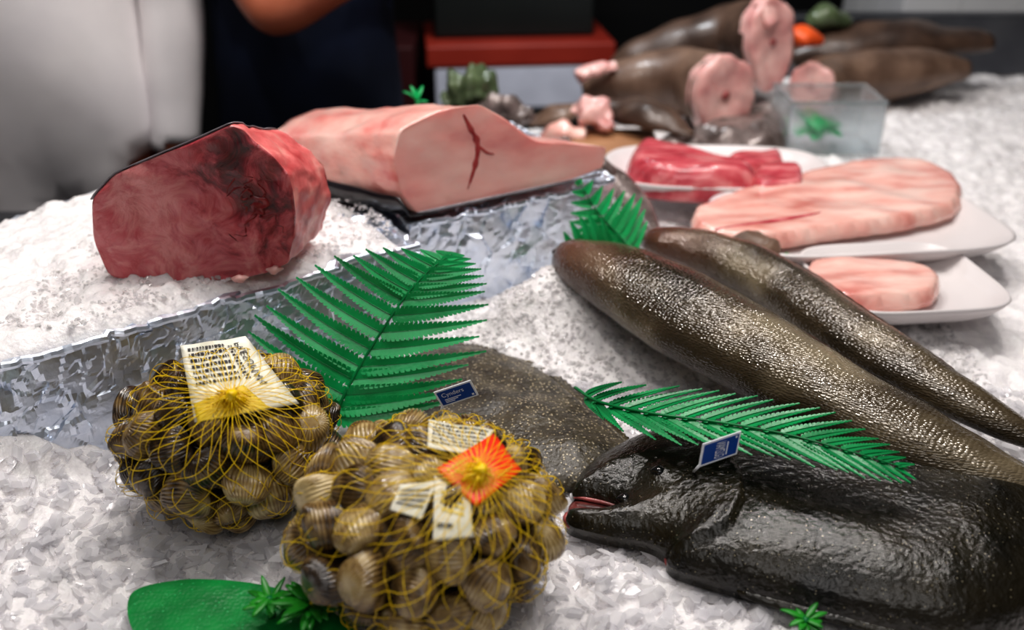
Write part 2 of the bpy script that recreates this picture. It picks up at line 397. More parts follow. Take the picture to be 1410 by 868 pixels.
Z1 = .112
def crk(p):
    d = noise.noise_vector(p * 16) * .002
    for sc_, amp in ((17, .12), (36, .26), (80, .13)):
        q = p * sc_ + noise.noise_vector(p * sc_ * .5) * .5
        ds, ps = noise.voronoi(q); c = ps[0]; rv = noise.noise_vector(c * 7.31 + V((2, 9, 4)))
        a = (q - c).dot(noise.noise_vector(c * 3.7 + V((8, 1, 1)))) * amp * 2 / sc_
        d += rv.normalized() * a if rv.length > 1e-5 else V()
    return d
def tray(name, Q, label):
    b = MB()
    def grid(a, bb, c, d, n, m):
        vs, fs = [], []
        for j in range(m + 1):
            for i in range(n + 1):
                s, t = i / n, j / m
                p = (a * (1 - s) + bb * s) * (1 - t) + (d * (1 - s) + c * s) * t
                vs.append(p + crk(p))
        for j in range(m):
            for i in range(n): q = j * (n + 1) + i; fs.append((q, q + 1, q + n + 2, q + n + 1))
        b.add((vs, fs))
    up = V((0, 0, Z1)); lo = V((0, 0, .0))
    for k in range(4):
        a, c = Q[k], Q[(k + 1) % 4]; n = max(20, int((c - a).length / (.0024 if k == 0 else .006)))
        grid(a + lo, c + lo, c + up, a + up, n, 46)
    grid(Q[0] + up, Q[1] + up, Q[2] + up, Q[3] + up, 100, 80)
    for k in range(4):
        a, c = Q[k] + up, Q[(k + 1) % 4] + up; n = 160
        path = [a.lerp(c, i / n) for i in range(n + 1)]; path = [p + crk(p) * .8 for p in path]
        b.add(tube(path, .0040, 8, lambda s: 1 + .2 * noise.noise(V((s * 50, k, 0)))))
    return tag(mk(name, b.v, b.f, m_foil, smooth=False), label, "foil tray")
tray("foil_tray", LT, "ice tray wrapped in crumpled aluminium foil holding red tuna")
tray("foil_tray", MT, "raised block wrapped in crumpled aluminium foil under tuna loin")
def inside(p, Q, m):
    for k in range(4):
        a, c = Q[k], Q[(k + 1) % 4]; e = (c - a); n = V((-e.y, e.x, 0)).normalized()
        if (p - a).dot(n) < m: return False
    return True
def trayice(Q, base, hh, label, sh=.965):
    vs, fs = [], []; n, m = 170, 110
    for j in range(m + 1):
        for i in range(n + 1):
            s, t = i / n, j / m
            p = (Q[0] * (1 - s) + Q[1] * s) * (1 - t) + (Q[3] * (1 - s) + Q[2] * s) * t
            ed = min(s, 1 - s, t, 1 - t); e = min(1, ed / .07) ** .5
            c = (Q[0] + Q[1] + Q[2] + Q[3]) / 4; p = c + (p - c) * sh
            z = base - .006 + e * (hh + .007 * noise.noise(p * 20) + .006 * noise.noise(p * 70) + .004 * noise.noise(p * 150))
            vs.append(V((p.x, p.y, z)))
    for j in range(m):
        for i in range(n): q = j * (n + 1) + i; fs.append((q, q + 1, q + n + 2, q + n + 1))
    return tag(mk("ice_layer", vs, fs, m_ice), label, "ice", "stuff")
trayice(LT, Z1 + .002, .018, "crushed ice heaped on foil tray beneath red tuna")
trayice(MT, Z1 + .002, .008, "crushed ice on foil block beneath pink tuna loin", .84)

def flakes(n, xr, yr, s0, s1, zf, seed, label, excl=None, mat=None, asp=.6, tilt=.35, thk=(.1, .35), pw=2.2):
    rnd = random.Random(seed); b = MB(); k = 0
    while k < n:
        x, y = rnd.uniform(*xr), rnd.uniform(*yr)
        if excl and excl(x, y): k += 1; continue
        s = s0 + (s1 - s0) * rnd.random() ** pw; th = s * rnd.uniform(*thk)
        m = rnd.choice([4, 5, 6, 7]); a0 = rnd.uniform(0, 6.28)
        R = Matrix.Rotation(rnd.uniform(0, 6.28), 3, 'Z') @ Matrix.Rotation(rnd.gauss(0, tilt), 3, 'X') @ Matrix.Rotation(rnd.gauss(0, tilt * .8), 3, 'Y')
        c = V((x, y, zf(x, y) + s * .05)); ap = asp * rnd.uniform(.5, 1.3)
        ring = [(math.cos(a0 + 6.283 * i / m) * s * .5 * rnd.uniform(.6, 1.2), math.sin(a0 + 6.283 * i / m) * s * .5 * ap * rnd.uniform(.6, 1.2)) for i in range(m)]
        vs = [c + R @ V((p[0], p[1], -th / 2)) for p in ring] + [c + R @ V((p[0] * .75, p[1] * .75, th / 2)) for p in ring]
        fs = [tuple(range(m))[::-1], tuple(range(m, 2 * m))] + [(i, (i + 1) % m, m + (i + 1) % m, m + i) for i in range(m)]
        b.add((vs, fs)); k += 1
    return tag(mk("ice_flakes", b.v, b.f, mat, smooth=False), label, "ice", "stuff")
notray = lambda x, y: inside(V((x, y, 0)), LT, -.005) or inside(V((x, y, 0)), MT, -.005)
flakes(12000, (-.5, .62), (.36, .82), .005, .032, iceh, 1, "loose glassy ice flakes on the front of the ice bed", notray, m_flake, .5, .38, (.08, .25), 1.8)
flakes(17000, (-.2, .5), (.74, 1.25), .003, .010, iceh, 2, "fine crushed ice granules around the whole fish", notray, m_grain, .8, .5)
flakes(4500, (-.45, -.08), (.72, 1.1), .003, .008, lambda x, y: .126 + .003 * noise.noise(V((x, y, 0)) * 30), 3, "fine crushed ice granules on the foil tray", lambda x, y: not inside(V((x, y, 0)), LT, .012), m_grain, .9, .6)

# ------------------------------------------------------------------ pink tuna loin
def loft(S0, S1, n=56, steps=26, bulge=.0, nz=.002, nzs=35, cl=closed, cap=(.985, .8, .6, .4, .2), capn=None):
    A, B = cl(S0, n), cl(S1, n); vs, fs, fm = [], [], []
    for k in range(steps + 1):
        t = k / steps
        c = sum(A, V((0, 0, 0))) / n * (1 - t) + sum(B, V((0, 0, 0))) / n * t
        for i in range(n):
            p = A[i].lerp(B[i], t); d = (p - c)
            p = p + V((d.x, d.y, max(d.z, 0))) * bulge * math.sin(math.pi * t)
            if k: p += d.normalized() * nz * (noise.noise(p * nzs) + .5 * noise.noise(p * nzs * 2.7))
            vs.append(p)
    for k in range(steps):
        for i in range(n): fs.append((k * n + i, k * n + (i + 1) % n, (k + 1) * n + (i + 1) % n, (k + 1) * n + i)); fm.append(0)
    for base, L_, mi in ((0, A, 1), (steps * n, B, 0)):
        c = sum(L_, V((0, 0, 0))) / n; prev = [base + i for i in range(n)]
        for r in cap:
            cur = []
            for i in range(n):
                q = c + (L_[i] - c) * r
                if capn and mi == 1: q = q + capn(q)
                cur.append(len(vs)); vs.append(q)
            for i in range(n): fs.append((prev[i], cur[i], cur[(i + 1) % n], prev[(i + 1) % n])); fm.append(mi)
            prev = cur
        vs.append(c + (capn(c) if capn and mi == 1 else V()))
        for i in range(n): fs.append((prev[i], len(vs) - 1, prev[(i + 1) % n])); fm.append(mi)
    return vs, fs, fm
FO = V((-.106, .983, .125)); FU = V((.2206, .132, 0)).normalized(); FV = V((-.08, .14, 1)).normalized()
FN = V((FU.y, -FU.x, 0))
def facen(q): return FN * (.002 * noise.noise(q * 22) + .0006 * noise.noise(q * 70))
def face(u, v, off=0): 
    q = FO + FU * u + FV * v; return q + FN * off
S0 = [face(*p) for p in [(0, 0), (-.016, .026), (-.020, .066), (-.008, .094), (.038, .108), (.090, .109), (.122, .088), (.160, .056), (.222, .042), (.262, .033), (.255, .008), (.19, 0), (.12, 0), (.05, -.002)]]
S1 = [V(p) for p in [(-.2325, 1.065, .125), (-.25, 1.09, .135), (-.285, 1.15, .138), (-.315, 1.2, .145), (-.30, 1.24, .158), (-.27, 1.26, .165), (-.24, 1.28, .162),
      (-.2, 1.29, .155), (-.17, 1.29, .150), (-.14, 1.29, .145), (-.13, 1.27, .125), (-.16, 1.22, .125), (-.18, 1.16, .125), (-.21, 1.1, .125)]]
LCL = lambda p, n: closedlin(p, n, 1)
vs, fs, fm = loft(S0, S1, n=98, nz=.0045, nzs=24, bulge=.015, cl=LCL, cap=[.985] + [1 - .06 * k for k in range(1, 16)], capn=facen)
loin = tag(mk("tuna_loin", vs, fs, [m_pink, m_pinkface], fm=fm), "large pale pink raw tuna loin block on foil and ice", "fish meat")
A = [face(.03, -.004), face(-.006, 0.0, .003), face(-.018, .022, .003)]
Bq = [V((-.20, 1.08, .12)), V((-.236, 1.058, .122)), V((-.262, 1.08, .143))]
vs, fs = [], []
for k in range(31):
    t = k / 30
    for q in range(3):
        p = A[q].lerp(Bq[q], t); p += V((-.003, -.004, 0)) + noise.noise_vector(p * 30) * .002; vs.append(p)
for k in range(30):
    for q in range(2): a = k * 3 + q; fs.append((a, a + 1, a + 4, a + 3))
o = mk("skin", vs, fs, m_skin, parent=loin); o.modifiers.new("s", 'SOLIDIFY').thickness = .003; o["label"] = "dark grey tuna skin"
b = MB(); b.add(tube([face(u, .001, .0015) for u in [i / 30 * .25 for i in range(31)]], .0020, 8)); mk("skin_edge", b.v, b.f, m_skin2, parent=loin)
def ribbon(pts, w, off):
    P = openspl([(p[0], p[1], 0) for p in pts], 40); vs, fs = [], []
    for i, p in enumerate(P):
        T = (P[min(i + 1, 39)] - P[max(i - 1, 0)]).normalized(); N = V((-T.y, T.x, 0)); s = i / 39
        ww = w * (math.sin(math.pi * min(1, s * .9 + .08)) ** .6) * (1 + .7 * noise.noise(p * 120))
        for sg, of in ((1, .0002), (0, off), (-1, .0002)):
            q = face((p + N * ww * sg).x, (p + N * ww * sg).y, of); vs.append(q + facen(q))
    for i in range(39):
        for q in range(2): a = i * 3 + q; fs.append((a, a + 1, a + 4, a + 3))
    return vs, fs
b = MB(); b.add(ribbon([(.070, .100), (.076, .085), (.084, .066), (.080, .045), (.066, .016)], .0034, .0010)); b.add(ribbon([(.084, .064), (.094, .054), (.104, .050)], .0014, .0008))
mk("blood_line", b.v, b.f, m_bloods, parent=loin)["label"] = "dark red blood line"

# ------------------------------------------------------------------ red tuna chunk
YF = .815
out = [(318, 172), (334, 180), (350, 194), (376, 214), (396, 240), (404, 264), (407, 300), (400, 335), (396, 362), (372, 374), (322, 386), (271, 388), (200, 388), (150, 380), (130, 330), (128, 275), (160, 240), (210, 215), (262, 196), (295, 182)]
S0 = [WY(px, py, YF) for px, py in out]
c0 = sum(S0, V()) / len(S0)
S0 = [p + V((noise.noise(p * 70), 0, noise.noise(p * 70 + V((5, 5, 5))))) * .003 for p in S0]
S1 = [V((c0.x + (p.x - c0.x) * .94 + .020, p.y + .085, .127 + max(0, p.z - .127) * .80)) for p in S0]
ctr = WY(350, 284, YF)
LC1 = lambda p, n: closedlin(p, n, 1)
def capn(q):
    e = noise.noise(q * 24) * .007 + noise.noise(q * 60 + V((4, 4, 4))) * .004
    r = (q - ctr).length
    return V((0, -e + .003 * math.exp(-(r / .018) ** 2), 0))
vs, fs, fm = loft(S0, S1, n=130, steps=22, nz=.0035, nzs=45, cl=LC1, cap=[.985] + [1 - .045 * k for k in range(1, 22)], capn=capn)
tch = mk("tuna_chunk", vs, fs, [m_flank, m_tunared], fm=fm, origin=ctr)
tag(tch, "dark red raw tuna chunk with cut face and backbone", "fish meat")
A = LC1(S0, 120); Bc = LC1(S1, 120); vs, fs = [], []
sel = [i % 120 for i in range(90, 121)]
for i in sel:
    for k in range(13):
        q = A[i].lerp(Bc[i], k / 12); d = (q - c0); d.y = 0
        p = q + d.normalized() * (.0015 + (.0035 * (noise.noise(q * 45) + .5 * noise.noise(q * 121)) if k else 0)) + V((0, -.0005, 0)); vs.append(p)
for i in range(len(sel) - 1):
    for k in range(12): a = i * 13 + k; fs.append((a, a + 1, a + 14, a + 13))
o = mk("skin", vs, fs, m_skin2, parent=tch); o.modifiers.new("s", 'SOLIDIFY').thickness = .001; o["label"] = "silver grey tuna skin"
vs, fs = [], []; n = 40; rr = [0, .003, .006, .009, .011, .0125]; zz = [.002, .002, .000, .002, .0022, -.004]
for r, z in zip(rr, zz):
    for j in range(n):
        a = 6.283 * j / n; q = r * (1 + .5 * noise.noise(V((math.cos(a) * 2, math.sin(a) * 2, r * 60))))
        vs.append(ctr + V((q * math.cos(a), -z + .001, q * .8 * math.sin(a))) + capn(ctr))
for k in range(5):
    for j in range(n): fs.append((k * n + j, k * n + (j + 1) % n, (k + 1) * n + (j + 1) % n, (k + 1) * n + j))
o = mk("backbone", vs, fs, m_blood, parent=tch); o["label"] = "round cut vertebra"
b = MB(); rnd = random.Random(3)
for a in (0.9, 1.75, 2.2, 4.3, 5.5):
    L_ = rnd.uniform(.018, .04); pth = []
    for k in range(12):
        aa = a + .8 * noise.noise(V((a * 5, k * .35, 0))); r_ = .009 + L_ * k / 11
        q = ctr + V((math.cos(aa) * r_, .0002, math.sin(aa) * r_)); pth.append(q + capn(q))
    b.add(tube(pth, .0014, 5, lambda s: 1 - .8 * s + .4 * noise.noise(V((s * 9, a, 0)))))
mk("blood_vein", b.v, b.f, m_blood, parent=tch)
for px, py in ((378, 372), (395, 352), (330, 384)):
    w = W(px, py, .135); vs, fs, uv, P = sweep([w + V((-.008, 0, 0)), w, w + V((.008, .003, 0))], [(.001, .001), (.005, .004), (.001, .001)], 10, 8, nz=.002, nzs=200)
    tag(mk("tuna_scrap", vs, fs, m_pale), "small pale scrap of tuna on ice", "fish scrap", group="tuna scraps on the tray")

# ------------------------------------------------------------------ whole fish
def fish(path, rad, label, mat=m_fish, n=100):
    vs, fs, uv, P = sweep(path, rad, n, 40, nz=.002, nzs=30, flatb=.75)
    f = mk("fish", vs, fs, mat, uvs=uv); tag(f, label, "fish")
    T = (P[-1] - P[-4]).normalized(); S = T.cross(V((0, 0, 1))).normalized()
    e = P[-1]; fs = []; N = 12; vs = []
    for i in range(N + 1):
        a = (i / N * 2 - 1); vs.append(e - T * .012 + S * a * .010 + V((0, 0, .001)))
        Lf = .05 + .025 * abs(a) ** 1.5; vs.append(e + T * Lf + S * a * .05 + V((0, 0, -.004 + .003 * (i % 2))))
    for i in range(N): fs.append((2 * i, 2 * i + 1, 2 * i + 3, 2 * i + 2))
    o = mk("tail_fin", vs, fs, m_fin, parent=f); o.modifiers.new("s", 'SOLIDIFY').thickness = .0015
    vs, fs = [], []; i0, i1 = int(n * .22), int(n * .78); R = openspl([(a, b_, 0) for a, b_ in rad], n)
    for i in range(i0, i1 + 1):
        T = (P[min(i + 1, n - 1)] - P[i - 1]).normalized(); S = T.cross(V((0, 0, 1))).normalized()
        s = (i - i0) / (i1 - i0); hgt = .009 * math.sin(math.pi * s) ** .5 + .001 * (i % 2)
        base = P[i] - S * R[i].x * .92 + V((0, 0, R[i].y * .30))
        vs.append(base); vs.append(base - S * hgt * .8 + V((0, 0, .003)) + T * .006)
    for i in range(i1 - i0): fs.append((2 * i, 2 * i + 1, 2 * i + 3, 2 * i + 2))
    o = mk("dorsal_fin", vs, fs, m_fin, parent=f); o.modifiers.new("s", 'SOLIDIFY').thickness = .0012
    k = int(n * .16); T = (P[k + 1] - P[k - 1]).normalized(); S = T.cross(V((0, 0, 1))).normalized(); U = S.cross(T)
    path = []
    for i in range(20):
        a = math.radians(-30 + 150 * i / 19); bow = math.sin(math.pi * i / 19) * .014
        path.append(P[k] + T * bow + S * math.cos(a) * (R[k].x * 1.0 + .001) + U * math.sin(a) * (R[k].y * 1.0 + .001))
    b = MB(); b.add(tube(path, .0020, 6, lambda s: math.sin(math.pi * (s * .9 + .05)))); mk("gill_edge", b.v, b.f, m_fin, parent=f)
    k = 5; T = (P[k + 1] - P[k - 1]).normalized(); S = T.cross(V((0, 0, 1))).normalized()
    c = P[k] + S * R[k].x * .6 + V((0, 0, R[k].y * .66))
    vs, fs, uv, _ = sweep([c - T * .006, c, c + T * .006], [(.0005, .0005), (.006, .004), (.0005, .0005)], 9, 14)
    mk("eye", vs, fs, m_eye, parent=f)
    return f
p1 = [W(766, 352, .080), W(778, 355, .081), W(806, 367, .083), W(862, 392, .080), W(950, 442, .070), W(1050, 496, .062), W(1145, 549, .056), W(1250, 602, .050), W(1370, 656, .042), W(1480, 706, .03)]
r1 = [(.006, .006), (.021, .019), (.034, .030), (.048, .039), (.055, .044), (.050, .041), (.042, .034), (.037, .030), (.024, .020), (.008, .008)]
fish(p1, r1, "whole silvery brown scaled fish lying on crushed ice")
p2 = [W(884, 332, .07), W(894, 333, .071), W(920, 338, .073), W(976, 352, .070), W(1058, 388, .064), W(1147, 448, .058), W(1254, 514, .050), W(1354, 570, .042), W(1450, 620, .03)]
r2 = [(.005, .005), (.015, .014), (.023, .021), (.032, .028), (.036, .031), (.034, .029), (.030, .025), (.021, .018), (.008, .008)]
fish(p2, r2, "second whole silvery brown scaled fish lying behind another")
vs, fs, uv, P = sweep([W(828, 222, .10), W(850, 248, .075), W(880, 290, .055), W(905, 330, .045)], [(.012, .008), (.020, .010), (.020, .010), (.006, .004)], 30, 20, nz=.002)
o = tag(mk("fish_tail", vs, fs, m_silver), "silvery grey fish tail piece beside the tuna loin", "fish")

# ------------------------------------------------------------------ flatfish
def px_out(pts, z): return [tuple(W(a, c, z)[:2]) for a, c in pts]
def fringe(outline, z, w, i0, i1, n=110, name="fin", parent=None, mat=m_turbot):
    O = closed([(p[0], p[1], 0) for p in outline], n); c = sum(O, V()) / n; vs, fs = [], []
    ids = list(range(int(i0 * n), int(i1 * n)))
    for k, i in enumerate(ids):
        p = O[i % n]; d = (p - c).normalized(); s = k / (len(ids) - 1); ww = w * math.sin(math.pi * s) ** .4 + .0008 * (k % 2)
        vs.append(V((p.x, p.y, z + .002)) - d * .006); vs.append(V((p.x, p.y, z - .003 + .001 * (k % 2))) + d * ww)
    for k in range(len(ids) - 1): fs.append((2 * k, 2 * k + 1, 2 * k + 3, 2 * k + 2))
    o = mk(name, vs, fs, mat, parent=parent); o.modifiers.new("s", 'SOLIDIFY').thickness = .0015; return o
o1 = px_out([(530, 515), (575, 488), (625, 474), (680, 480), (735, 500), (785, 538), (835, 580), (870, 620), (830, 660), (765, 668), (700, 685), (610, 690), (530, 655), (500, 600), (505, 550)], .012)
midline = [W(560, 560, .02), W(640, 545, .02), (W(720, 570, .02)), W(800, 620, .02)]
def zt(x, y, z, g):
    d = min(pdist((x, y), midline[i], midline[i + 1]) for i in range(3))
    return z + g * .006 * math.exp(-(d / .03) ** 2)
vs, fs = sheet(o1, .008, .012, .06, nz=.003, nzs=30, zf=zt)
tb = tag(mk("flatfish", vs, fs, m_turbot), "flat dark speckled turbot lying on ice under fern", "fish")
fringe(o1, .009, .010, .0, .5, n=260, name="fin", parent=tb)

o2p = [(788, 681), (796, 660), (816, 640), (850, 622), (890, 608), (960, 600), (1050, 598), (1139, 602), (1250, 614), (1380, 640), (1470, 700), (1490, 780), (1440, 850), (1340, 880), (1240, 868), (1139, 843), (1050, 820), (990, 803), (945, 790), (920, 778), (916, 762), (890, 748), (845, 740), (805, 731), (785, 724), (778, 714), (786, 706), (820, 706), (852, 703), (848, 697), (822, 690), (802, 686)]
o2 = px_out(o2p, .014)
gl = openspl([W(918, 775, .016), W(926, 752, .03), W(955, 732, .045), W(1000, 710, .055), W(1022, 682, .058), W(1020, 652, .055), W(1000, 625, .05)], 24)
eyes = [W(862, 655, .05), W(908, 640, .05)]
mo = W(788, 695, .02)
def zh(x, y, z, g):
    best, sg = 9, 0
    for i in range(23):
        a, b_ = gl[i], gl[i + 1]; d = pdist((x, y), a, b_)
        if d < best:
            best = d; sg = (b_.x - a.x) * (y - a.y) - (b_.y - a.y) * (x - a.x)
    if sg > 0: z += g * .006 * math.exp(-best / .022)
    else: z -= g * .005 * math.exp(-best / .014)
    for e in eyes: z += .006 * math.exp(-(((x - e.x) ** 2 + (y - e.y) ** 2) / .00011))
    z += g * .0010 * noise.noise(V((x, y, 0)) * 50)
    dm = math.hypot(x - mo.x, y - mo.y); z = .014 + (z - .014) * (.62 + .38 * sst(.0, .13, dm))
    return z
vs, fs = sheet(o2, .014, .038, .075, res=.0036, n=230, nz=.003, nzs=16, zf=zh, bottom=.010)
hf = tag(mk("flatfish", vs, fs, m_dark), "large glossy black turbot with open pink mouth on ice", "fish")
fringe(o2, .012, .008, .40, .52, n=300, name="fin", parent=hf, mat=m_dark)
def pt(px, py, z): return W(px, py, z)
b = MB(); b.add(tube(openspl([pt(850, 698, .017), pt(828, 692, .017), pt(804, 687, .017), pt(790, 686, .015)], 24), .0019, 8, lambda s: .4 + .6 * math.sin(math.pi * min(1, s * .9 + .15))))
o = mk("upper_lip", b.v, b.f, m_lip, parent=hf)
b = MB(); b.add(tube(openspl([pt(820, 707, .014), pt(796, 707, .014), pt(781, 712, .013), pt(785, 724, .011), pt(808, 732, .010), pt(845, 741, .009), pt(888, 750, .009), pt(914, 763, .008), pt(920, 780, .008), pt(945, 791, .007), pt(990, 804, .006)], 70), .0034, 8, lambda s: .8 + .3 * math.sin(math.pi * min(1, s * 2.2)) - .5 * s))
o = mk("lower_lip", b.v, b.f, m_lip, parent=hf)
vs, fs = sheet(px_out([(784, 708), (790, 688), (820, 689), (850, 697), (853, 703), (820, 708)], .010), .008, .003, .01, res=.003, n=40); mk("mouth", vs, fs, m_mouth, parent=hf)
for e in eyes:
    c = V((e.x, e.y, .0)); k = min(vs_ for vs_ in [((q.x + ORG[hf].x - c.x) ** 2 + (q.y + ORG[hf].y - c.y) ** 2, q.z + ORG[hf].z) for q in (v.co for v in hf.data.vertices)])
    c.z = k[1] - .001; vs, fs, uv, _ = sweep([c - V((.007, 0, 0)), c, c + V((.007, 0, 0))], [(.001, .001), (.006, .0045), (.001, .001)], 12, 16); mk("eye", vs, fs, m_eye, parent=hf)

# ------------------------------------------------------------------ ferns
def fern(rachis, side, npin, L0, w0, label, fwd=.35, fwdR=None, prof=None, droop=.1, nt=9, stem=.0018, cup=.2, s_min=.06, s_max=.98, mat=None, notch=.62):
    n = 60; P = openspl(rachis, n); vs, fs = [], []
    side = V(side).normalized()
    prof = prof or (lambda s: (.55 + .45 * math.sin(min(1, s / .35) * math.pi / 2)) * (1 - max(0, s - .3) / .72) ** .8)
    def frame(i):
        s = s_min + (s_max - s_min) * i / (npin - 1); k = min(n - 2, int(s * (n - 1))); p = P[k]
        T = (P[k + 1] - P[max(0, k - 1)]).normalized(); N = side.cross(T).normalized()
        if N.dot(V((0, -.5, 1))) < 0: N = -N
        return s, p, T, N
    ribs = MB(); NS = []
    for i in range(npin):
        s, p, T, N = frame(i); NS.append(N)
        for sg in (-1, 1):
            f = fwd if sg < 0 or fwdR is None else fwdR
            D = (side * sg + T * f).normalized(); E = N.cross(D).normalized()
            if E.dot(T) < 0: E = -E
            L_ = L0 * prof(s) * random.uniform(.94, 1.05); wd = w0 * (.45 + .55 * min(1.1, prof(s)))
            dr = droop * random.uniform(.4, 1.6); axis = []; tw = random.uniform(-.15, .15)
            for j in range(nt + 1):
                q = j / nt; axis.append(p + D * L_ * q + T * L_ * .10 * q * q - N * L_ * (dr * q * q) + N * .0010 * sg)
            def hw_(q): return wd * (1 - q ** 1.5) * min(1, .6 + q * 4) + .0003
            for j in range(nt):
                ha, hb = hw_(j / nt), hw_((j + 1) / nt)
                for e in (-1, 1):
                    a, b_ = axis[j], axis[j + 1]; o = len(vs); dd = b_ - a
                    la, lb = N * ha * (cup + tw * e), N * hb * (cup + tw * e)
                    m1 = a + dd * .40 + E * e * max(ha, hb) * 1.0 + la; m2 = a + dd * 1.0 + E * e * max(ha, hb) * 1.0 + la
                    vs += [a, b_, b_ + E * e * hb * notch + lb * notch, m2, m1, a + E * e * ha * notch + la * notch]
                    f_ = (o, o + 1, o + 2, o + 3, o + 4, o + 5); fs.append(f_ if e < 0 else f_[::-1])
            ribs.add(tube([q + N * .0005 for q in axis], stem * .3, 4, lambda s: 1 - .8 * s))
    f = mk("fern_leaf", vs, fs, mat or m_green, smooth=False); f.modifiers.new("s", 'SOLIDIFY').thickness = .0006
    tag(f, label, "plastic fern")
    N = NS[len(NS) // 2]
    ribs.add(tube([p + N * .0018 for p in P], stem, 7, lambda s: 1 - .7 * s))
    mk("stem", ribs.v, ribs.f, m_green2, parent=f)
    return f
fern([WY(458, 590, .725), WY(474, 545, .738), WY(512, 478, .758), WY(556, 412, .778), WY(590, 374, .79), WY(622, 350, .80)],
     (1, .0, -.05), 15, .094, .0092, "large green plastic fern leaning on the foil tray", fwd=.42, fwdR=.10, droop=.04, nt=22, s_min=.08, stem=.0019, notch=.72,
     prof=lambda s: (1.15 if s < .35 else (1.08 * (1 - (s - .35) / .66) ** .85 + .07)))
fern([WY(872, 348, .985), WY(850, 322, 1.0), WY(822, 290, 1.015), WY(795, 248, 1.03)],
     (.9, .1, .45), 9, .052, .0085, "small green plastic fern between foil and fish", fwd=.5, droop=.06, nt=13, notch=.72)
fern([WY(862, 352, .975), WY(825, 335, .985), WY(790, 335, .99), WY(762, 368, .985)],
     (.1, .15, .9), 8, .036, .007, "small green plastic fern sprig beside the fish head", fwd=.5, droop=.06, nt=10, notch=.72)
fern([W(792, 536, .050), W(826, 556, .064), W(900, 572, .076), W(990, 584, .084), W(1080, 600, .088), W(1170, 624, .086), W(1250, 648, .08)],
     (-.05, .88, .10), 18, .054, .0050, "green plastic fern draped over the black turbot", fwd=1.5, fwdR=1.5, droop=.05, nt=17, s_min=.10, stem=.0016, mat=m_greend, notch=.70,
     prof=lambda s: (.6 + .4 * sst(0, .25, s)) * (1.1 if s < .6 else 1.1 * (1 - (s - .6) / .43) ** .7 + .05))
def blade(b, base, D, up, L_, w, curl=.2):
    S = D.cross(up).normalized(); N = S.cross(D).normalized(); n = 8
    vs, fs = [], []
    for i in range(n + 1):
        s = i / n; ww = w * math.sin(math.pi * (s * .9 + .08)) ** .8; c = base + D * L_ * s - N * L_ * curl * s * s
        vs += [c - S * ww + N * ww * .3, c, c + S * ww + N * ww * .3]
    for i in range(n):
        for q in range(2): a = i * 3 + q; fs.append((a, a + 1, a + 4, a + 3))
    b.add((vs, fs))
def sprig(c, n, L_, w, label, mat=m_sprig, seed=1, up=.6, lo=.1):
    rnd = random.Random(seed); b = MB()
    for i in range(n):
        a = i * 2.4 + rnd.uniform(-.2, .2); el = rnd.uniform(lo, up)
        D = V((math.cos(a) * math.cos(el), math.sin(a) * math.cos(el), math.sin(el)))
        blade(b, c + V((0, 0, rnd.uniform(0, .006))), D, V((0, 0, 1)), L_ * rnd.uniform(.6, 1.1), w * rnd.uniform(.8, 1.2))
    o = mk("leaf_sprig", b.v, b.f, mat); o.modifiers.new("s", 'SOLIDIFY').thickness = .0012
    tag(o, label, "plastic leaf"); t = MB(); t.add(tube([c + V((0, 0, -.012)), c + V((0, 0, .006))], .0025, 6)); mk("stem", t.v, t.f, m_green2, parent=o)
    return o
sprig(W(430, 838, .032), 26, .028, .0030, "small spiky green plastic sprig on a leaf", seed=2)
sprig(W(372, 832, .03), 13, .020, .0024, "small spiky green plastic sprig on a leaf", seed=5)
sprig(W(1108, 860, .02), 11, .018, .0022, "tiny green plastic sprig on ice", seed=7)
sprig(WY(1006, 352, 1.06), 4, .022, .005, "small green plastic leaf tip beside plate", mat=m_green, seed=9, up=1.4, lo=.9)
sprig(WY(1076, 378, 1.03), 4, .036, .008, "small green plastic leaf tip beside fish", mat=m_green, seed=12, up=1.45, lo=1.0)
sprig(WY(575, 142, 1.30), 5, .022, .004, "small green plastic leaf tip behind tuna", mat=m_green, seed=4, up=1.2)
lp = px_out([(180, 815), (240, 797), (300, 796), (360, 803), (420, 820), (466, 846), (500, 885), (440, 910), (350, 915), (250, 910), (185, 870)], .018)
vs, fs = sheet(lp, .016, .0008, .01, res=.005, n=90, nz=.001, nzs=25, bottom=.0012)
lf = tag(mk("plastic_leaf", vs, fs, m_leaf), "broad flat green dimpled plastic leaf on ice", "plastic leaf")

# ------------------------------------------------------------------ cockles in nets
def cockle_mesh(mat):
    vs, fs = [], []; NL, NT = 192, 28
    R = .0180
    for k in range(NT + 1):
        th = .02 + (math.pi - .04) * k / NT
        for j in range(NL):
            ph = 6.28318 * j / NL
            s, c = math.sin(th), math.cos(th)
            g = abs(math.sin(ph))
            rib = 1 + .065 * abs(math.cos(16 * ph)) ** .8 * min(1, s * 1.3)
            prof = s ** .78
            x = prof * math.cos(ph) * 1.08 * rib * (1 - .14 * c)
            z = prof * math.sin(ph) * (.70 - .18 * math.exp(-(g / .12) ** 2)) * rib * (1 + .36 * c)
            y = c * .92 * rib
            if c > .6: z += .22 * (c - .6) / .4 * (1 if math.sin(ph) > 0 else -1) * min(1, g * 3)
            vs.append(V((x, y, z)) * R * .98)
    for k in range(NT):
        for j in range(NL): fs.append((k * NL + j, (k + 1) * NL + j, (k + 1) * NL + (j + 1) % NL, k * NL + (j + 1) % NL))
    fs.append(tuple(range(NL))); fs.append(tuple(NT * NL + j for j in range(NL))[::-1])
    me = bpy.data.meshes.new("cockle"); me.from_pydata([tuple(v) for v in vs], [], fs); me.materials.append(mat)
    me.polygons.foreach_set("use_smooth", [True] * len(me.polygons)); me.update(); return me
CM = cockle_mesh(m_cockle); CM2 = cockle_mesh(m_cockle2)
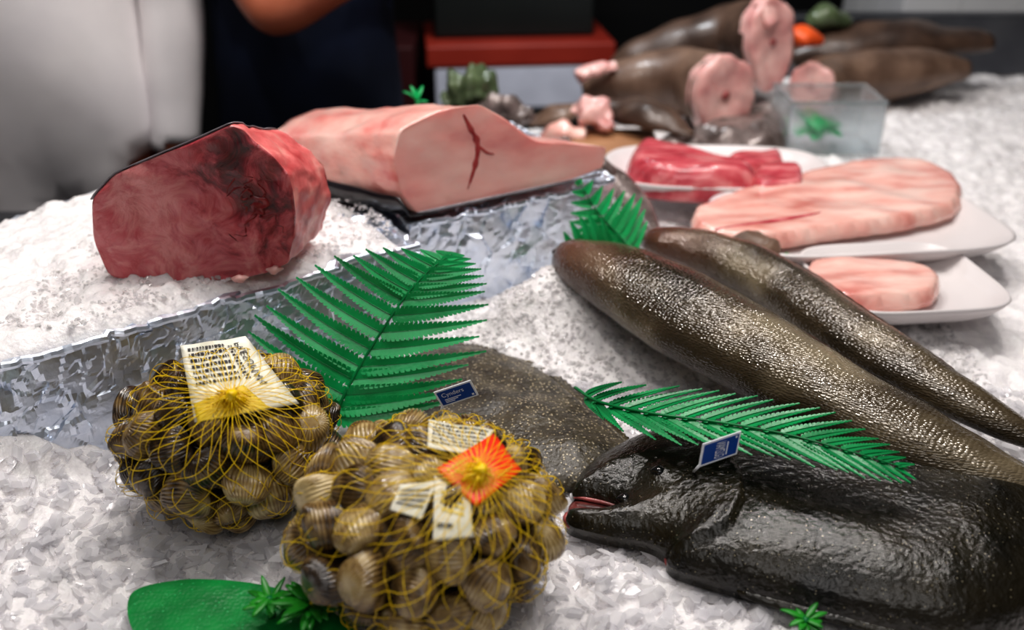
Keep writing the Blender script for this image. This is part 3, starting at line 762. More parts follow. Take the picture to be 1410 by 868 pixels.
def ray_ell(px, py, C, ax):
    o = V((0, 0, CH)) - C; d = ray(px, py)
    O = V([o[i] / ax[i] for i in range(3)]); D = V([d[i] / ax[i] for i in range(3)])
    a, b_, c = D.dot(D), 2 * O.dot(D), O.dot(O) - 1; q = b_ * b_ - 4 * a * c
    t = (-b_ - math.sqrt(q)) / (2 * a) if q > 0 else -b_ / (2 * a)
    return V((0, 0, CH)) + d * t
def net_bag(C, ax, n, pole, seed, label, group, cone=.55, CMs=None):
    rnd = random.Random(seed); r = .0160; pts = []
    inner = V([a - r for a in ax])
    for i in range(n):
        while 1:
            p = V([rnd.uniform(-1, 1) for _ in range(3)])
            if p.length < 1: break
        pts.append(V([p[i] * inner[i] for i in range(3)]))
    for it in range(260):
        for i in range(n):
            for j in range(i + 1, n):
                d = pts[i] - pts[j]; l = d.length
                if l < 2 * r:
                    d = d * ((2 * r - l) / (l + 1e-6) * .5); pts[i] = pts[i] + d; pts[j] = pts[j] - d
        for i in range(n):
            q = V([pts[i][k] / inner[k] for k in range(3)])
            if q.length > 1: q = q / q.length; pts[i] = V([q[k] * inner[k] for k in range(3)])
            elif q.length > .3: pts[i] = pts[i] * 1.006
            fl = -C.z + r + .004
            if pts[i].z < fl: pts[i].z = fl
    for i, p in enumerate(pts):
        o = bpy.data.objects.new("cockle", CMs); sc.collection.objects.link(o); o.location = C + p
        nrm = V([p[k] / ax[k] ** 2 for k in range(3)]).normalized()
        q = nrm.to_track_quat('Z', 'Y').to_matrix() @ Matrix.Rotation(rnd.uniform(0, 6.28), 3, 'Z') @ Matrix.Rotation(rnd.gauss(0, .5), 3, 'X') @ Matrix.Rotation(rnd.gauss(0, .4), 3, 'Y')
        o.rotation_euler = q.to_euler(); s = rnd.uniform(.88, 1.12); o.scale = (s, s, s)
        tag(o, "ribbed tan and brown cockle inside a yellow net", "cockle", group=group)
    root = empty("net_bag", V((C.x, C.y, 0))); tag(root, label, "shellfish bag")
    pw = (pole - C); P = V([pw[k] / ax[k] for k in range(3)]).normalized()
    e1 = P.cross(V((0, 0, 1))).normalized(); e2 = P.cross(e1)
    def surf(d, th=9):
        w = V([d[k] * ax[k] for k in range(3)]); L_ = w.length; u = w / L_; best = L_ * .88
        if th < cone + .3: best = L_ * (.88 + .17 * sst(cone + .3, cone, th))
        for c in pts:
            t = c.dot(u)
            if t <= 0: continue
            h2 = c.length_squared - t * t
            if h2 < r * r: best = max(best, t + math.sqrt(r * r - h2))
        return C + u * (best + .0016)
    N = 36; b = MB()
    for sg in (-1, 1):
        for i in range(N):
            path = []
            for k in range(80):
                th = .02 + 2.75 * (k / 79) ** 1.15
                ph = 6.2832 * i / N + sg * 1.7 * (th / 2.8) + .05 * math.sin(9 * th + i)
                d = P * math.cos(th) + (e1 * math.cos(ph) + e2 * math.sin(ph)) * math.sin(th); path.append(surf(d, th))
            path = [path[0]] + [(path[q - 1] + path[q] * 2 + path[q + 1]) / 4 + (path[q] - C).normalized() * .0002 for q in range(1, len(path) - 1)] + [path[-1]]
            for q in path: q.z = max(q.z, .003)
            b.add(tube(path, .00030, 4, lambda s: .75 + .25 * min(1, s * 6)))
    mk("net", b.v, b.f, m_net, parent=root)
    b = MB(); top = surf(P, 0); out_ = (top - C).normalized()
    A = out_.cross(V((0, 0, 1))).normalized(); B = out_.cross(A)
    for i in range(46):
        a = rnd.uniform(0, 6.28); rad_ = rnd.uniform(.004, .014); hh = rnd.uniform(.002, .007); sw = rnd.uniform(-.5, .5)
        path = []
        for k in range(8):
            s = k / 7; aa = a + sw * s; path.append(top + (A * math.cos(aa) + B * math.sin(aa)) * (rad_ * s + .001) + out_ * (hh * math.sin(math.pi * min(1, s * 1.05)) + .0005 - rad_ * s * .12))
        b.add(tube(path, .00045, 4))
    vs_, fs_, _, _ = sweep([top - out_ * .003, top + out_ * .003, top + out_ * .008, top + out_ * .010], [(.005, .005), (.0055, .0055), (.0035, .0035), (.001, .001)], 10, 12, nz=.002, nzs=300)
    b.add((vs_, fs_))
    mk("net_knot", b.v, b.f, m_net, parent=root)
    return root, surf
def patch(root, name, corners, C, ax, k, mat, n=16, lab=None, wr=.0012):
    axk = V([a * k for a in ax])
    def f(s, t, off=0):
        TL, TR, BR, BL = [V((c[0], c[1])) for c in corners]
        p = (TL * (1 - s) + TR * s) * (1 - t) + (BL * (1 - s) + BR * s) * t
        q = ray_ell(p.x, p.y, C, axk); nn = (q - C).normalized()
        return q + nn * (off + wr * noise.noise(q * 60))
    vs, fs = [], []
    for j in range(n + 1):
        for i in range(n + 1): vs.append(f(i / n, j / n))
    for j in range(n):
        for i in range(n): a = j * (n + 1) + i; fs.append((a, a + n + 1, a + n + 2, a + 1))
    o = mk(name, vs, fs, mat, parent=root); o.modifiers.new("s", 'SOLIDIFY').thickness = .0003
    if lab: o["label"] = lab
    return f, o
def bars(f, parent, rows, mat, seed, name="print"):
    rnd = random.Random(seed); vs, fs = [], []
    for (s0, s1, t0, t1) in rows:
        s = s0
        while s < s1:
            w = rnd.uniform(.01, .05); e = min(s + w, s1)
            o = len(vs); vs += [f(s, t0, .0008), f(e, t0, .0008), f(e, t1, .0008), f(s, t1, .0008)]; fs.append((o, o + 3, o + 2, o + 1)); s = e + rnd.uniform(.008, .02)
    return mk(name, vs, fs, mat, False, parent)
def text_on(f, parent, s, s0, s1, t0, t1, mat, off=.001, rot=False, name="lettering"):
    vv, ff = textmesh(s)
    if rot: vs = [f(s0 + (1 - v[1]) * (s1 - s0) if rot == 2 else s0 + v[1] * (s1 - s0), t0 + v[0] * (t1 - t0) if rot == 2 else t1 - v[0] * (t1 - t0), off) for v in vv]
    else: vs = [f(s0 + v[0] * (s1 - s0), t1 - v[1] * (t1 - t0), off) for v in vv]
    return mk(name, vs, ff, mat, False, parent)
C2 = V((-.0620, .532, .070)); A2 = (.103, .098, .068)
bag2, sf2 = net_bag(C2, A2, 98, ray_ell(652, 657, C2, A2), 11, "yellow net bag full of cockles with orange and white labels", "cockles in the front net bag", CMs=CM)
f, o = patch(bag2, "paper_label", [(590, 578), (682, 592), (655, 628), (588, 616)], C2, A2, 1.02, m_paper, lab="white printed paper label")
bars(f, o, [(.08, .92, .1 + .13 * i, .15 + .13 * i) for i in range(6)], m_ink, 1)
f, o = patch(bag2, "orange_label", [(600, 646), (680, 597), (719, 648), (655, 698)], C2, A2, 1.04, m_red, lab="bright orange red plastic label")
bars(f, o, [(.1, .45, .12, .17), (.1, .4, .22, .26), (.6, .92, .78, .82)], m_yink, 2)
f, o = patch(bag2, "paper_label", [(551, 668), (603, 662), (580, 716), (536, 702)], C2, A2, 1.02, m_paper, lab="folded white paper label")
bars(f, o, [(.1, .9, .2 + .15 * i, .27 + .15 * i) for i in range(4)], m_ink, 3)
f, o = patch(bag2, "paper_label", [(598, 655), (648, 688), (652, 740), (596, 746)], C2, A2, 1.025, m_paper, lab="creased white paper label with yellow print")
bars(f, o, [(.2, .8, .15 + .14 * i, .22 + .14 * i) for i in range(3)], m_yink, 4); bars(f, o, [(.1, .5, .7, .78)], m_ink, 5)
C1 = V((-.233, .638, .068)); A1 = (.094, .083, .070)
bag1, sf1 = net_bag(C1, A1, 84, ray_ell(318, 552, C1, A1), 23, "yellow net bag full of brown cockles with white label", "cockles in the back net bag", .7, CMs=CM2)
f, o = patch(bag1, "paper_label", [(248, 476), (338, 463), (412, 556), (268, 582)], C1, A1, 1.03, m_paper, lab="large white printed label with yellow band")
bars(f, o, [(.1, .62, .06 + .075 * i, .095 + .075 * i) for i in range(7)], m_ink, 6)
text_on(f, o, "PRESUMAN", .76, .85, .08, .66, m_ink, rot=2)
bars(f, o, [(.66, .72, .1 + .04 * i, .12 + .04 * i) for i in range(12)], m_ink, 9)
patch(bag1, "yellow_band", [(266, 556), (335, 530), (372, 562), (272, 582)], C1, A1, 1.036, m_yink, lab="yellow printed band")

# ------------------------------------------------------------------ price tags
def price_tag(TL, TR, BL, word, label, spike, rot=False):
    BR = BL + (TR - TL)
    nn = (TR - TL).cross(BL - TL).normalized(); nn = -nn if nn.dot(V((0, -1, .4))) < 0 else nn
    def g(s, t, off=0): return (TL * (1 - s) + TR * s) * (1 - t) + (BL * (1 - s) + BR * s) * t + nn * off
    def slab(s0, s1, t0, t1, o0, o1):
        c = [(s0, t0), (s1, t0), (s1, t1), (s0, t1)]
        return [g(a, b_, o0) for a, b_ in c] + [g(a, b_, o1) for a, b_ in c], [(0, 1, 2, 3), (4, 7, 6, 5), (0, 4, 5, 1), (1, 5, 6, 2), (2, 6, 7, 3), (3, 7, 4, 0)]
    o = mk("price_tag", *slab(0, 1, 0, 1, -.0008, 0), m_tagw, False); tag(o, label, "price tag")
    mk("blue_panel", *slab(.05, .95, .09, .91, .0001, .0004), m_blue, False, o)
    text_on(g, o, word, *((.36, .62, .16, .84) if rot else (.14, .72, .20, .52)), m_tagw, .0007, rot=1 if rot else False)
    b = MB()
    if rot: b.add(slab(.66, .69, .25, .8, .0004, .0007)); b.add(slab(.86, .90, .12, .2, .0004, .0007))
    else:
        for i in range(3): b.add(slab(.16, .6 - .1 * i, .6 + .09 * i, .63 + .09 * i, .0004, .0007))
        b.add(slab(.86, .92, .74, .84, .0004, .0007))
    mk("print", b.v, b.f, m_tagw, False, o)
    b = MB(); b.add(tube([g(.03, .97, -.001), spike], .0012, 6)); mk("spike", b.v, b.f, m_tagw, parent=o)
price_tag(W(597, 541, .080), W(648, 524, .090), W(609, 561, .062), "Cynders", "small blue and white price tag on dark turbot", W(604, 575, .022))
price_tag(W(968, 612, .104), W(1021, 594, .106), W(962, 644, .084), "GUZMAN", "small blue and white price tag on black turbot", W(955, 650, .050), rot=True)

# ------------------------------------------------------------------ plates and fillets
def plate(c, rx, ry, ang, label, pw=.75):
    prof = [(0, .002), (.6, .002), (.78, .003), (.90, .012), (.97, .020), (1.0, .021), (1.02, .019), (.98, .012), (.90, .002), (.78, -.006), (0, -.006)]
    n = 96; vs, fs = [], []
    ca, sa = math.cos(ang), math.sin(ang)
    for r, z in prof:
        for j in range(n):
            a = 6.2832 * j / n; ct, s_ = math.cos(a), math.sin(a)
            x = rx * r * math.copysign(abs(ct) ** pw, ct); y = ry * r * math.copysign(abs(s_) ** pw, s_)
            vs.append(c + V((x * ca - y * sa, x * sa + y * ca, z)))
    for k in range(len(prof) - 1):
        for j in range(n): fs.append((k * n + j, k * n + (j + 1) % n, (k + 1) * n + (j + 1) % n, (k + 1) * n + j))
    return tag(mk("plate", vs, fs, m_white), label, "plate")
plate(W(985, 246, .045), .160, .095, -.05, "oval white plastic plate holding red meat on ice", .6)
def lump(path, rad, mat, name, label, catg, nz=.004, nzs=30, n=40, group=None):
    vs, fs, uv, P = sweep(path, rad, n, 24, nz=nz, nzs=nzs, flatb=.6); return tag(mk(name, vs, fs, mat, uvs=uv), label, catg, group=group)
def slabmeat(pts, z, h, w, label, nz=.004, nzs=22, rag=.002):
    vs, fs = sheet(px_out(pts, z), z - .006, h, w, res=.005, n=90, nz=nz, nzs=nzs, bottom=.006, rag=rag)
    return tag(mk("red_fish_meat", vs, fs, m_roe), label, "fish meat", group="red meat pieces on the white plate")
slabmeat([(862, 250), (866, 228), (884, 217), (935, 224), (990, 238), (1036, 250), (1040, 262), (1010, 268), (950, 268), (895, 262)], .056, .042, .024, "long deep red cut of fish meat on white plate")
slabmeat([(996, 232), (1008, 222), (1040, 218), (1072, 216), (1078, 230), (1050, 240), (1015, 244)], .056, .024, .016, "small deep red cut of fish meat on white plate")
slabmeat([(1036, 268), (1040, 248), (1062, 243), (1096, 243), (1106, 256), (1100, 270), (1062, 273)], .056, .028, .007, "pale edged red fish meat piece on white plate")
plate(W(1175, 318, .040), .175, .115, .12, "white plastic tray holding pink fish fillets", .45)
vs, fs = sheet(px_out([(952, 308), (960, 294), (1000, 278), (1070, 258), (1139, 240), (1240, 228), (1310, 250), (1320, 290), (1250, 312), (1180, 322), (1100, 334), (1050, 340), (990, 336), (957, 324)], .055), .056, .015, .010, res=.006, nz=.004, nzs=20, rag=.003)
o = tag(mk("fish_fillet", vs, fs, m_fillet), "large pale pink fish fillet on white tray", "fish fillet")
vs, fs, uv, P = sweep([W(985, 316, .070), W(1060, 306, .071), W(1150, 290, .071)], [(.002, .001), (.004, .003), (.002, .001)], 24, 10); mk("blood_line", vs, fs, m_roe, parent=o)
vs, fs = sheet(px_out([(1000, 338), (1006, 324), (1045, 318), (1075, 330), (1068, 345), (1020, 349)], .07), .062, .012, .012, res=.005, n=50, nz=.006, nzs=50)
tag(mk("fish_fillet", vs, fs, m_brown), "small brownish pink fillet end on plate", "fish fillet")
plate(W(1235, 400, .030), .10, .09, .1, "white plastic tray with pink fish at the counter side", .45)
vs, fs = sheet(px_out([(1108, 374), (1118, 364), (1170, 360), (1230, 362), (1290, 380), (1285, 408), (1220, 418), (1150, 416), (1116, 400)], .05), .045, .014, .010, res=.005, nz=.003, nzs=24, rag=.002)
tag(mk("fish_fillet", vs, fs, m_fillet), "pink fish fillet piece on small tray", "fish fillet")

# ------------------------------------------------------------------ rear fish pile
def cutfish(path, rad, mat, label, facew, faceh, fdir, facemat=m_pale, name="cut_fish"):
    vs, fs, uv, P = sweep(path, rad, 46, 30, nz=.008, nzs=14); o = tag(mk(name, vs, fs, mat, uvs=uv), label, "fish")
    T = V(fdir).normalized(); S = T.cross(V((0, 0, 1))).normalized(); U = S.cross(T); c = P[-1]; vs, fs = [], []; n = 64
    def ring(r, d):
        for j in range(n):
            a = 6.2832 * j / n; q = 1 + .12 * noise.noise(V((math.cos(a) * 1.5, math.sin(a) * 1.5, 3))) + .05 * noise.noise(V((math.cos(a) * 6, math.sin(a) * 6, 1)))
            p = c + S * facew * r * q * math.cos(a) + U * faceh * r * q * math.sin(a) + T * d
            vs.append(p + T * .005 * noise.noise(p * 40) * (1 if d > 0 else 0))
    for r, d in ((.94, -.03), (1.0, .004), (1.01, .012), (.95, .016), (.8, .016), (.6, .015), (.4, .014), (.2, .012), (.02, .012)): ring(r, d)
    for k in range(8):
        for j in range(n): fs.append((k * n + j, k * n + (j + 1) % n, (k + 1) * n + (j + 1) % n, (k + 1) * n + j))
    mk("cut_face", vs, fs, facemat, parent=o)["label"] = "pale pink cut flesh"
    vs, fs, uv, _ = sweep([c + T * .010, c + T * .0155, c + T * .018], [(.008, .008), (.007, .007), (.001, .001)], 8, 14); mk("backbone", vs, fs, m_lip, parent=o)
    return o
cutfish([WY(842, 92, 1.98), WY(880, 80, 1.98), WY(960, 62, 1.97), WY(1020, 50, 1.93), WY(1058, 58, 1.80)], [(.014, .014), (.044, .036), (.064, .060), (.066, .066), (.050, .074)], m_brown2, "dark brown headless fish with pale cut end", .050, .084, (.45, -1.0, .15))
lump([WY(1040, 6, 1.80), WY(1052, 14, 1.80), WY(1064, 34, 1.79)], [(.010, .012), (.020, .018), (.020, .016)], m_pale, "fish_belly_flap", "torn pale pink belly flap of cut fish", "fish meat", .010, 30)
cutfish([WY(802, 124, 1.80), WY(850, 116, 1.80), WY(915, 112, 1.78), WY(965, 116, 1.73), WY(994, 130, 1.62)], [(.022, .020), (.050, .046), (.062, .058), (.062, .062), (.056, .062)], m_brown, "brown headless fish with pink cut end", .058, .068, (.35, -1.0, .12))
lump([WY(797, 112, 1.74), WY(815, 100, 1.74), WY(848, 92, 1.76)], [(.01, .01), (.026, .014), (.006, .006)], m_pale, "fish_piece", "pale pink fish trimming on the pile", "fish meat", .016, 45)
lump([WY(788, 150, 1.62), WY(806, 154, 1.61), WY(826, 164, 1.58), WY(842, 174, 1.56)], [(.010, .010), (.026, .022), (.026, .018), (.006, .006)], m_pale, "fish_piece", "torn pinkish grey fish head piece", "fish meat", .022, 42)
lump([WY(815, 152, 1.64), WY(860, 154, 1.62), WY(910, 168, 1.55), WY(952, 186, 1.50)], [(.014, .012), (.040, .026), (.034, .022), (.008, .006)], m_brown2, "fish_piece", "dark grey fish tail on the pile", "fish meat", .008)
lump([WY(728, 172, 1.66), WY(765, 160, 1.68), WY(805, 148, 1.70)], [(.01, .006), (.036, .018), (.02, .01)], m_brown, "fish_piece", "thin dark fish tail lying beside board", "fish meat", .008)
lump([W(745, 190, .03), W(775, 182, .04), W(805, 186, .035)], [(.008, .006), (.028, .014), (.008, .006)], m_fillet, "fish_piece", "small pink fish piece beside board", "fish meat", .012, 45)
bb = W(850, 196, .03)
vs, fs = box(bb.x - .08, bb.x + .07, bb.y - .075, bb.y + .07, .012, .034); bevel(tag(mk("cutting_board", vs, fs, m_board, False), "tan chopping board under fish pieces", "board"))
vs, fs = sheet(px_out([(948, 194), (965, 175), (1010, 164), (1060, 162), (1085, 174), (1080, 200), (1040, 208), (985, 206)], .03), .02, .04, .05, res=.007, n=80, nz=.02, nzs=22)
tag(mk("fish_piece", vs, fs, m_silver), "silvery grey speckled fish section on ice", "fish meat")
lump([W(885, 204, .030), W(930, 198, .036), W(985, 203, .03)], [(.008, .006), (.022, .012), (.008, .006)], m_silver, "fish_piece", "small silver fish piece on ice", "fish meat", .010, 40)
cutfish([WY(1330, 96, 1.92), WY(1260, 98, 1.90), WY(1190, 106, 1.88), WY(1140, 112, 1.84), WY(1118, 118, 1.78)], [(.02, .02), (.05, .045), (.056, .050), (.05, .048), (.044, .044)], m_brown, "brown headless fish lying behind the clear box", .042, .044, (-.45, -1, .1))
lump([WY(1090, 84, 1.98), WY(1150, 72, 1.98), WY(1260, 62, 2.0), WY(1360, 60, 2.0)], [(.02, .02), (.06, .05), (.065, .05), (.03, .02)], m_brown2, "fish_piece", "dark brown fish at the rear of the pile", "fish meat", .012, 14)
bx = W(1130, 205, .02); b = MB(); x0_, x1_, y0_, y1_, z0_, z1_ = bx.x - .06, bx.x + .10, bx.y, bx.y + .12, .012, .098
for q in (box(x0_, x1_, y0_, y0_ + .003, z0_, z1_), box(x0_, x1_, y1_ - .003, y1_, z0_, z1_), box(x0_, x0_ + .003, y0_ + .004, y1_ - .004, z0_, z1_), box(x1_ - .003, x1_, y0_ + .004, y1_ - .004, z0_, z1_), box(x0_, x1_, y0_, y1_, z0_ - .004, z0_ - .001)): b.add(q)
pb = tag(mk("plastic_box", b.v, b.f, m_box, False), "clear plastic box holding green leaves", "box")
b = MB(); b.add(tube([V((x0_, y0_, z1_)), V((x1_, y0_, z1_)), V((x1_, y1_, z1_)), V((x0_, y1_, z1_)), V((x0_, y0_, z1_))], .003, 6)); mk("box_rim", b.v, b.f, m_box, True, pb)
sprig(V((bx.x + .01, bx.y + .05, .03)), 14, .045, .014, "green plastic leaves inside the clear box", mat=m_green, seed=21, up=.9)
lump([WY(1088, 62, 1.90), WY(1104, 54, 1.90), WY(1132, 58, 1.90)], [(.012, .01), (.034, .026), (.01, .01)], m_orange, "salmon_piece", "bright orange salmon piece behind cut fish", "fish meat", .005)
lump([WY(1112, 34, 1.98), WY(1134, 28, 1.98), WY(1170, 32, 2.0)], [(.015, .012), (.034, .03), (.012, .012)], m_bagclear, "leaf_bundle", "dark green bundle behind cut fish", "greens", .008)
bevel(tag(mk("rear_rail", *box(.50, 1.3, 2.13, 2.18, .0, .13), m_steel, False), "grey steel rail at the rear of the counter", "rail"))
lump([WY(612, 140, 1.55), WY(635, 130, 1.55), WY(660, 132, 1.55), WY(685, 150, 1.55)], [(.01, .01), (.034, .034), (.038, .034), (.012, .01)], m_bagclear, "greens_bag", "crumpled clear bag of green leaves behind tuna", "bag", .03, 45)
lump([WY(655, 150, 1.54), WY(690, 150, 1.52), WY(735, 166, 1.50)], [(.014, .012), (.032, .026), (.012, .008)], m_silver, "fish_piece", "pale silver fish piece behind tuna loin", "fish meat", .018, 40)
tag(mk("cabinet", *box(-.16, .015, 1.40, 1.66, -.9, .06), m_black, False), "black cabinet behind the tuna tray", "cabinet")

# ------------------------------------------------------------------ rear equipment
back = tag(mk("back_cabinet", *box(-.75, .75, 2.38, 3.1, -.9, -.16), m_black, False), "low black cabinet behind the counter", "cabinet")
b = MB(); b.add(box(-.74, .74, 2.36, 2.38, -.86, -.2)); bevel(mk("door", b.v, b.f, m_black, False, back))
def rotz(vf, ang, c):
    R = Matrix.Rotation(ang, 3, 'Z'); return [c + R @ (v - c) for v in vf[0]], vf[1]
c = V((0, 2.5, 0)); an = .10
cr = bevel(tag(mk("storage_crate", *rotz(box(-.205, .24, 2.405, 2.70, -.155, -.045), an, c), m_grey, False), "grey crate with red lid on the black cabinet", "crate"))
bevel(mk("lid", *rotz(box(-.225, .255, 2.40, 2.72, -.045, .010), an, c), m_redlid, False, cr))["label"] = "dark red lid"
bevel(tag(mk("scale_housing", *rotz(box(-.20, .21, 2.48, 2.70, .014, .40), an, c), M("dark_greenish", (22, 26, 25), (17, 21, 20), 4, .4), False), "dark green black box standing on the red lid", "box"))
bevel(tag(mk("maroon_box", *box(-.50, -.25, 2.42, 2.75, -.155, .0), m_maroon, False), "dark maroon box beside the grey crate", "box"))

# ------------------------------------------------------------------ people
def skinobj(name, pts, edges, mat, parent, sub=2):
    names = list(pts); me = bpy.data.meshes.new(name)
    me.from_pydata([pts[k][0] for k in names], [(names.index(a), names.index(b_)) for a, b_ in edges], [])
    o = bpy.data.objects.new(name, me); sc.collection.objects.link(o); me.materials.append(mat)
    s = o.modifiers.new("skin", 'SKIN'); s.use_smooth_shade = True
    for i, k in enumerate(names):
        r = pts[k][1]; r = r if isinstance(r, tuple) else (r, r); me.skin_vertices[0].data[i].radius = r
    me.skin_vertices[0].data[0].use_root = True
    ss = o.modifiers.new("sub", 'SUBSURF'); ss.levels = sub; ss.render_levels = sub
    if parent: o.parent = parent
    return o
def segd(p, a, b_):
    ab = b_ - a; t = max(0, min(1, (p - a).dot(ab) / ab.length_squared)); return (p - a - ab * t).length
def person(loc, rot, top_mat, label, elbowL, wristL, elbowR, wristR, sleeve=.6, coat_low=.84, top_name="shirt"):
    root = empty("person", loc); root.rotation_euler = (0, 0, rot); tag(root, label, "person")
    P = {'pel': ((0, 0, .95), .15), 'sp': ((0, .0, 1.13), .14), 'ch': ((0, 0, 1.32), .14), 'nb': ((0, .01, 1.45), .065), 'nk': ((0, 0, 1.51), .052),
         'h1': ((0, -.02, 1.58), (.072, .085)), 'h2': ((0, -.015, 1.66), (.078, .092)), 'h3': ((0, -.005, 1.71), (.05, .06))}
    E = [('pel', 'sp'), ('sp', 'ch'), ('ch', 'nb'), ('nb', 'nk'), ('nk', 'h1'), ('h1', 'h2'), ('h2', 'h3')]
    arms = []
    for sd, sg, el, wr in (('L', -1, elbowL, wristL), ('R', 1, elbowR, wristR)):
        P['s' + sd] = ((sg * .165, 0, 1.41), .062); P['e' + sd] = (el, .045); P['w' + sd] = (wr, .028)
        P['k' + sd] = ((sg * .10, -.01, .5), .062); P['hp' + sd] = ((sg * .095, 0, .84), .09); P['a' + sd] = ((sg * .10, .02, .09), .04); P['t' + sd] = ((sg * .11, -.14, .04), .035)
        arms.append((V((sg * .165, 0, 1.41)), V(el), V(wr)))
        fa = (V(wr) - V(el)); m1 = V(el) + fa * .3; P['f' + sd] = (tuple(m1), .046)
        d = fa.normalized(); pm = V(wr) + d * .045; P['p' + sd] = (tuple(pm), (.032, .018))
        E += [('ch', 's' + sd), ('s' + sd, 'e' + sd), ('e' + sd, 'f' + sd), ('f' + sd, 'w' + sd), ('w' + sd, 'p' + sd), ('pel', 'hp' + sd), ('hp' + sd, 'k' + sd), ('k' + sd, 'a' + sd), ('a' + sd, 't' + sd)]
        ax = d.cross(V((0, 1, 0))).normalized(); bx_ = d.cross(ax).normalized()
        for i, (off, ln) in enumerate(((-.026, .058), (-.009, .072), (.009, .076), (.026, .066))):
            q0 = pm + ax * off + d * .035; q1 = q0 + d * ln * .5 + bx_ * .006; q2 = q1 + d * ln * .35 + bx_ * .022
            for j, q in enumerate((q0, q1, q2)): P[f'g{i}{j}{sd}'] = (tuple(q), .0085)
            E += [('p' + sd, f'g{i}0{sd}'), (f'g{i}0{sd}', f'g{i}1{sd}'), (f'g{i}1{sd}', f'g{i}2{sd}')]
        q0 = V(wr) + d * .03 - ax * .03; q1 = q0 + d * .03 - ax * .02; q2 = q1 + d * .028
        for j, q in enumerate((q0, q1, q2)): P[f'th{j}{sd}'] = (tuple(q), .010)
        E += [('w' + sd, f'th0{sd}'), (f'th0{sd}', f'th1{sd}'), (f'th1{sd}', f'th2{sd}')]
    body = skinobj("body", P, E, m_skinh, root)
    bpy.context.view_layer.update()
    dg = bpy.context.evaluated_depsgraph_get(); ev = body.evaluated_get(dg); me = ev.to_mesh()
    VV = [v.co.copy() for v in me.vertices]; NN = [v.normal.copy() for v in me.vertices]; FF = [tuple(p.vertices) for p in me.polygons]; ev.to_mesh_clear()
    def kind(p):
        for sh, el, wr in arms:
            dfa = segd(p, el, wr + (wr - el).normalized() * .2); dua = segd(p, sh, el); dt = segd(p, V((0, 0, .9)), V((0, 0, 1.4)))
            if dfa < .10 and dfa < dt - .03 and dfa < dua + .0: 
                if sleeve <= 1 or (p - el).dot((wr - el).normalized()) > (sleeve - 1) * (wr - el).length: return 'skin'
                return 'top'
            if dua < .09 and dua < dt - .05:
                return 'top' if (p - sh).dot((el - sh).normalized()) < sleeve * (el - sh).length or sleeve > 1 else 'skin'
        if p.z > 1.47: return 'skin'
        if p.z > coat_low: return 'top'
        if p.z > .10: return 'leg'
        return 'shoe'
    ks = [kind(sum((VV[i] for i in f_), V()) / len(f_)) for f_ in FF]
    for kk, nm, mt, off in (('top', top_name, top_mat, .016), ('leg', "trousers", m_trous, .012), ('shoe', "shoes", m_black, .006)):
        use = [f_ for f_, k_ in zip(FF, ks) if k_ == kk]
        if not use: continue
        ids = sorted({i for f_ in use for i in f_}); mp = {i: q for q, i in enumerate(ids)}
        vs = [VV[i] + NN[i] * (off + .006 * noise.noise(VV[i] * 14)) for i in ids]
        o = mk(nm, vs, [tuple(mp[i] for i in f_) for f_ in use], mt, origin=(0, 0, 0)); o.parent = root; o.location = (0, 0, 0)
        s = o.modifiers.new("s", 'SOLIDIFY'); s.thickness = .008
    skinobj("hair", {'a': ((0, .03, 1.60), .07), 'b': ((0, .02, 1.68), .09), 'c': ((0, .0, 1.735), .06)}, [('a', 'b'), ('b', 'c')], m_hair, root)
    for sg in (-1, 1):
        vs, fs, uv, _ = sweep([V((sg * .03 - .01, -.098, 1.625)), V((sg * .03, -.102, 1.625)), V((sg * .03 + .01, -.098, 1.625))], [(.001, .001), (.007, .006), (.001, .001)], 9, 12); o = mk("eye", vs, fs, m_eye, origin=(0, 0, 0)); o.parent = root
        skinobj("ear", {'a': ((sg * .08, 0, 1.63), (.01, .02)), 'b': ((sg * .086, .005, 1.60), (.008, .012))}, [('a', 'b')], m_skinh, root, 1)
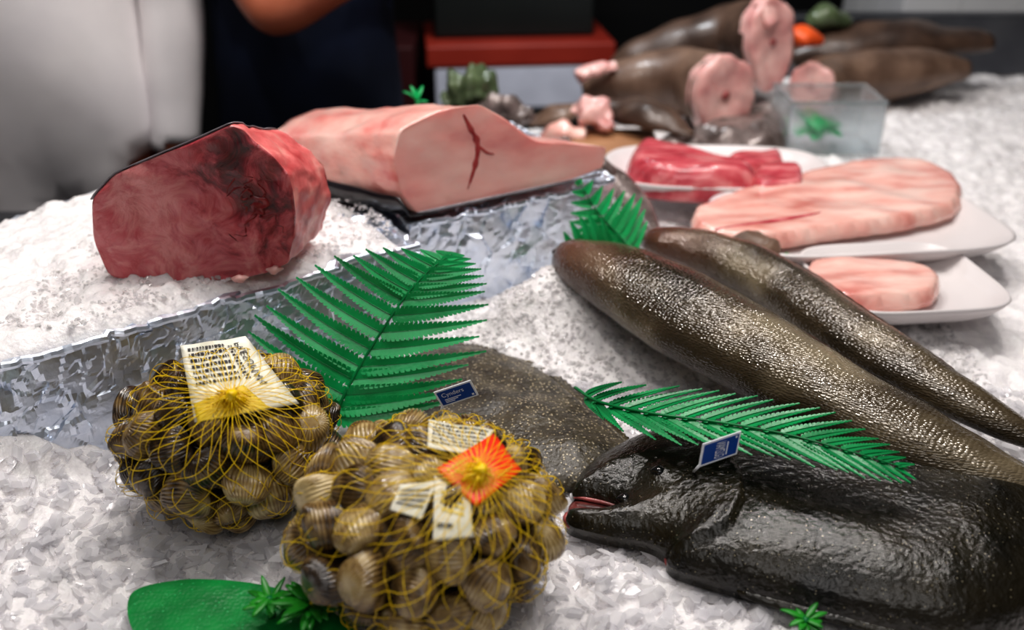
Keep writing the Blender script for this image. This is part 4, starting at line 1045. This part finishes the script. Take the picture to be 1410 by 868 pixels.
    skinobj("nose", {'a': ((0, -.10, 1.625), .008), 'b': ((0, -.118, 1.592), .013)}, [('a', 'b')], m_skinh, root, 1)
    vs, fs, uv, _ = sweep([V((-.024, -.096, 1.555)), V((0, -.104, 1.555)), V((.024, -.096, 1.555))], [(.001, .001), (.005, .006), (.001, .001)], 11, 10); o = mk("mouth", vs, fs, m_lip, origin=(0, 0, 0)); o.parent = root
    return root
person(V((-.40, 1.87, -.9)), 0, m_navy, "person in navy shirt with folded bare forearm behind counter",
       (-.01, -.24, 1.115), (.14, -.26, 1.19), (.25, .02, 1.14), (.14, -.20, 1.24), .75, .6)
person(V((-.84, 1.72, -.9)), .15, m_whitecloth, "person in white coat standing behind the counter",
       (-.24, .02, 1.14), (-.22, -.10, .92), (.23, .03, 1.14), (.21, -.06, .86), 1.95, .45, "coat")

# ------------------------------------------------------------------ lights
def area(name, loc, e, sx, sy, col, tgt=(0, .8, 0)):
    l = bpy.data.lights.new(name, 'AREA'); l.shape = 'RECTANGLE'; l.size = sx; l.size_y = sy; l.energy = e; l.color = col
    o = bpy.data.objects.new(name, l); sc.collection.objects.link(o); o.location = loc
    o.rotation_euler = (V(tgt) - V(loc)).to_track_quat('-Z', 'Y').to_euler()
area("lamp_key", (.1, .95, 1.65), 11.5, 1.1, .25, (1, .95, .915))
area("lamp_spot", (-.5, 1.0, 1.5), 6, .10, .10, (1, .95, .91), (-.1, .8, 0))
area("lamp_spot", (.6, 1.3, 1.5), 5.5, .12, .12, (1, .95, .92), (.3, .9, 0))
area("lamp_spot", (.1, 1.6, 1.5), 4.5, .10, .10, (1, .95, .92), (.2, .8, 0))
area("lamp_fill", (.0, -.5, 1.5), 5.5, 1.2, .6, (1, .97, .95), (0, .8, 0))
area("fill_crate", (.1, 1.95, .75), 4.5, .12, .12, (.9, .95, 1), (0, 2.42, -.1))  # added fill that brightens the grey crate front, not a lamp of the stall
w = bpy.data.worlds.new("world"); sc.world = w; w.use_nodes = True
w.node_tree.nodes["Background"].inputs[0].default_value = (.97, .97, 1, 1); w.node_tree.nodes["Background"].inputs[1].default_value = .09
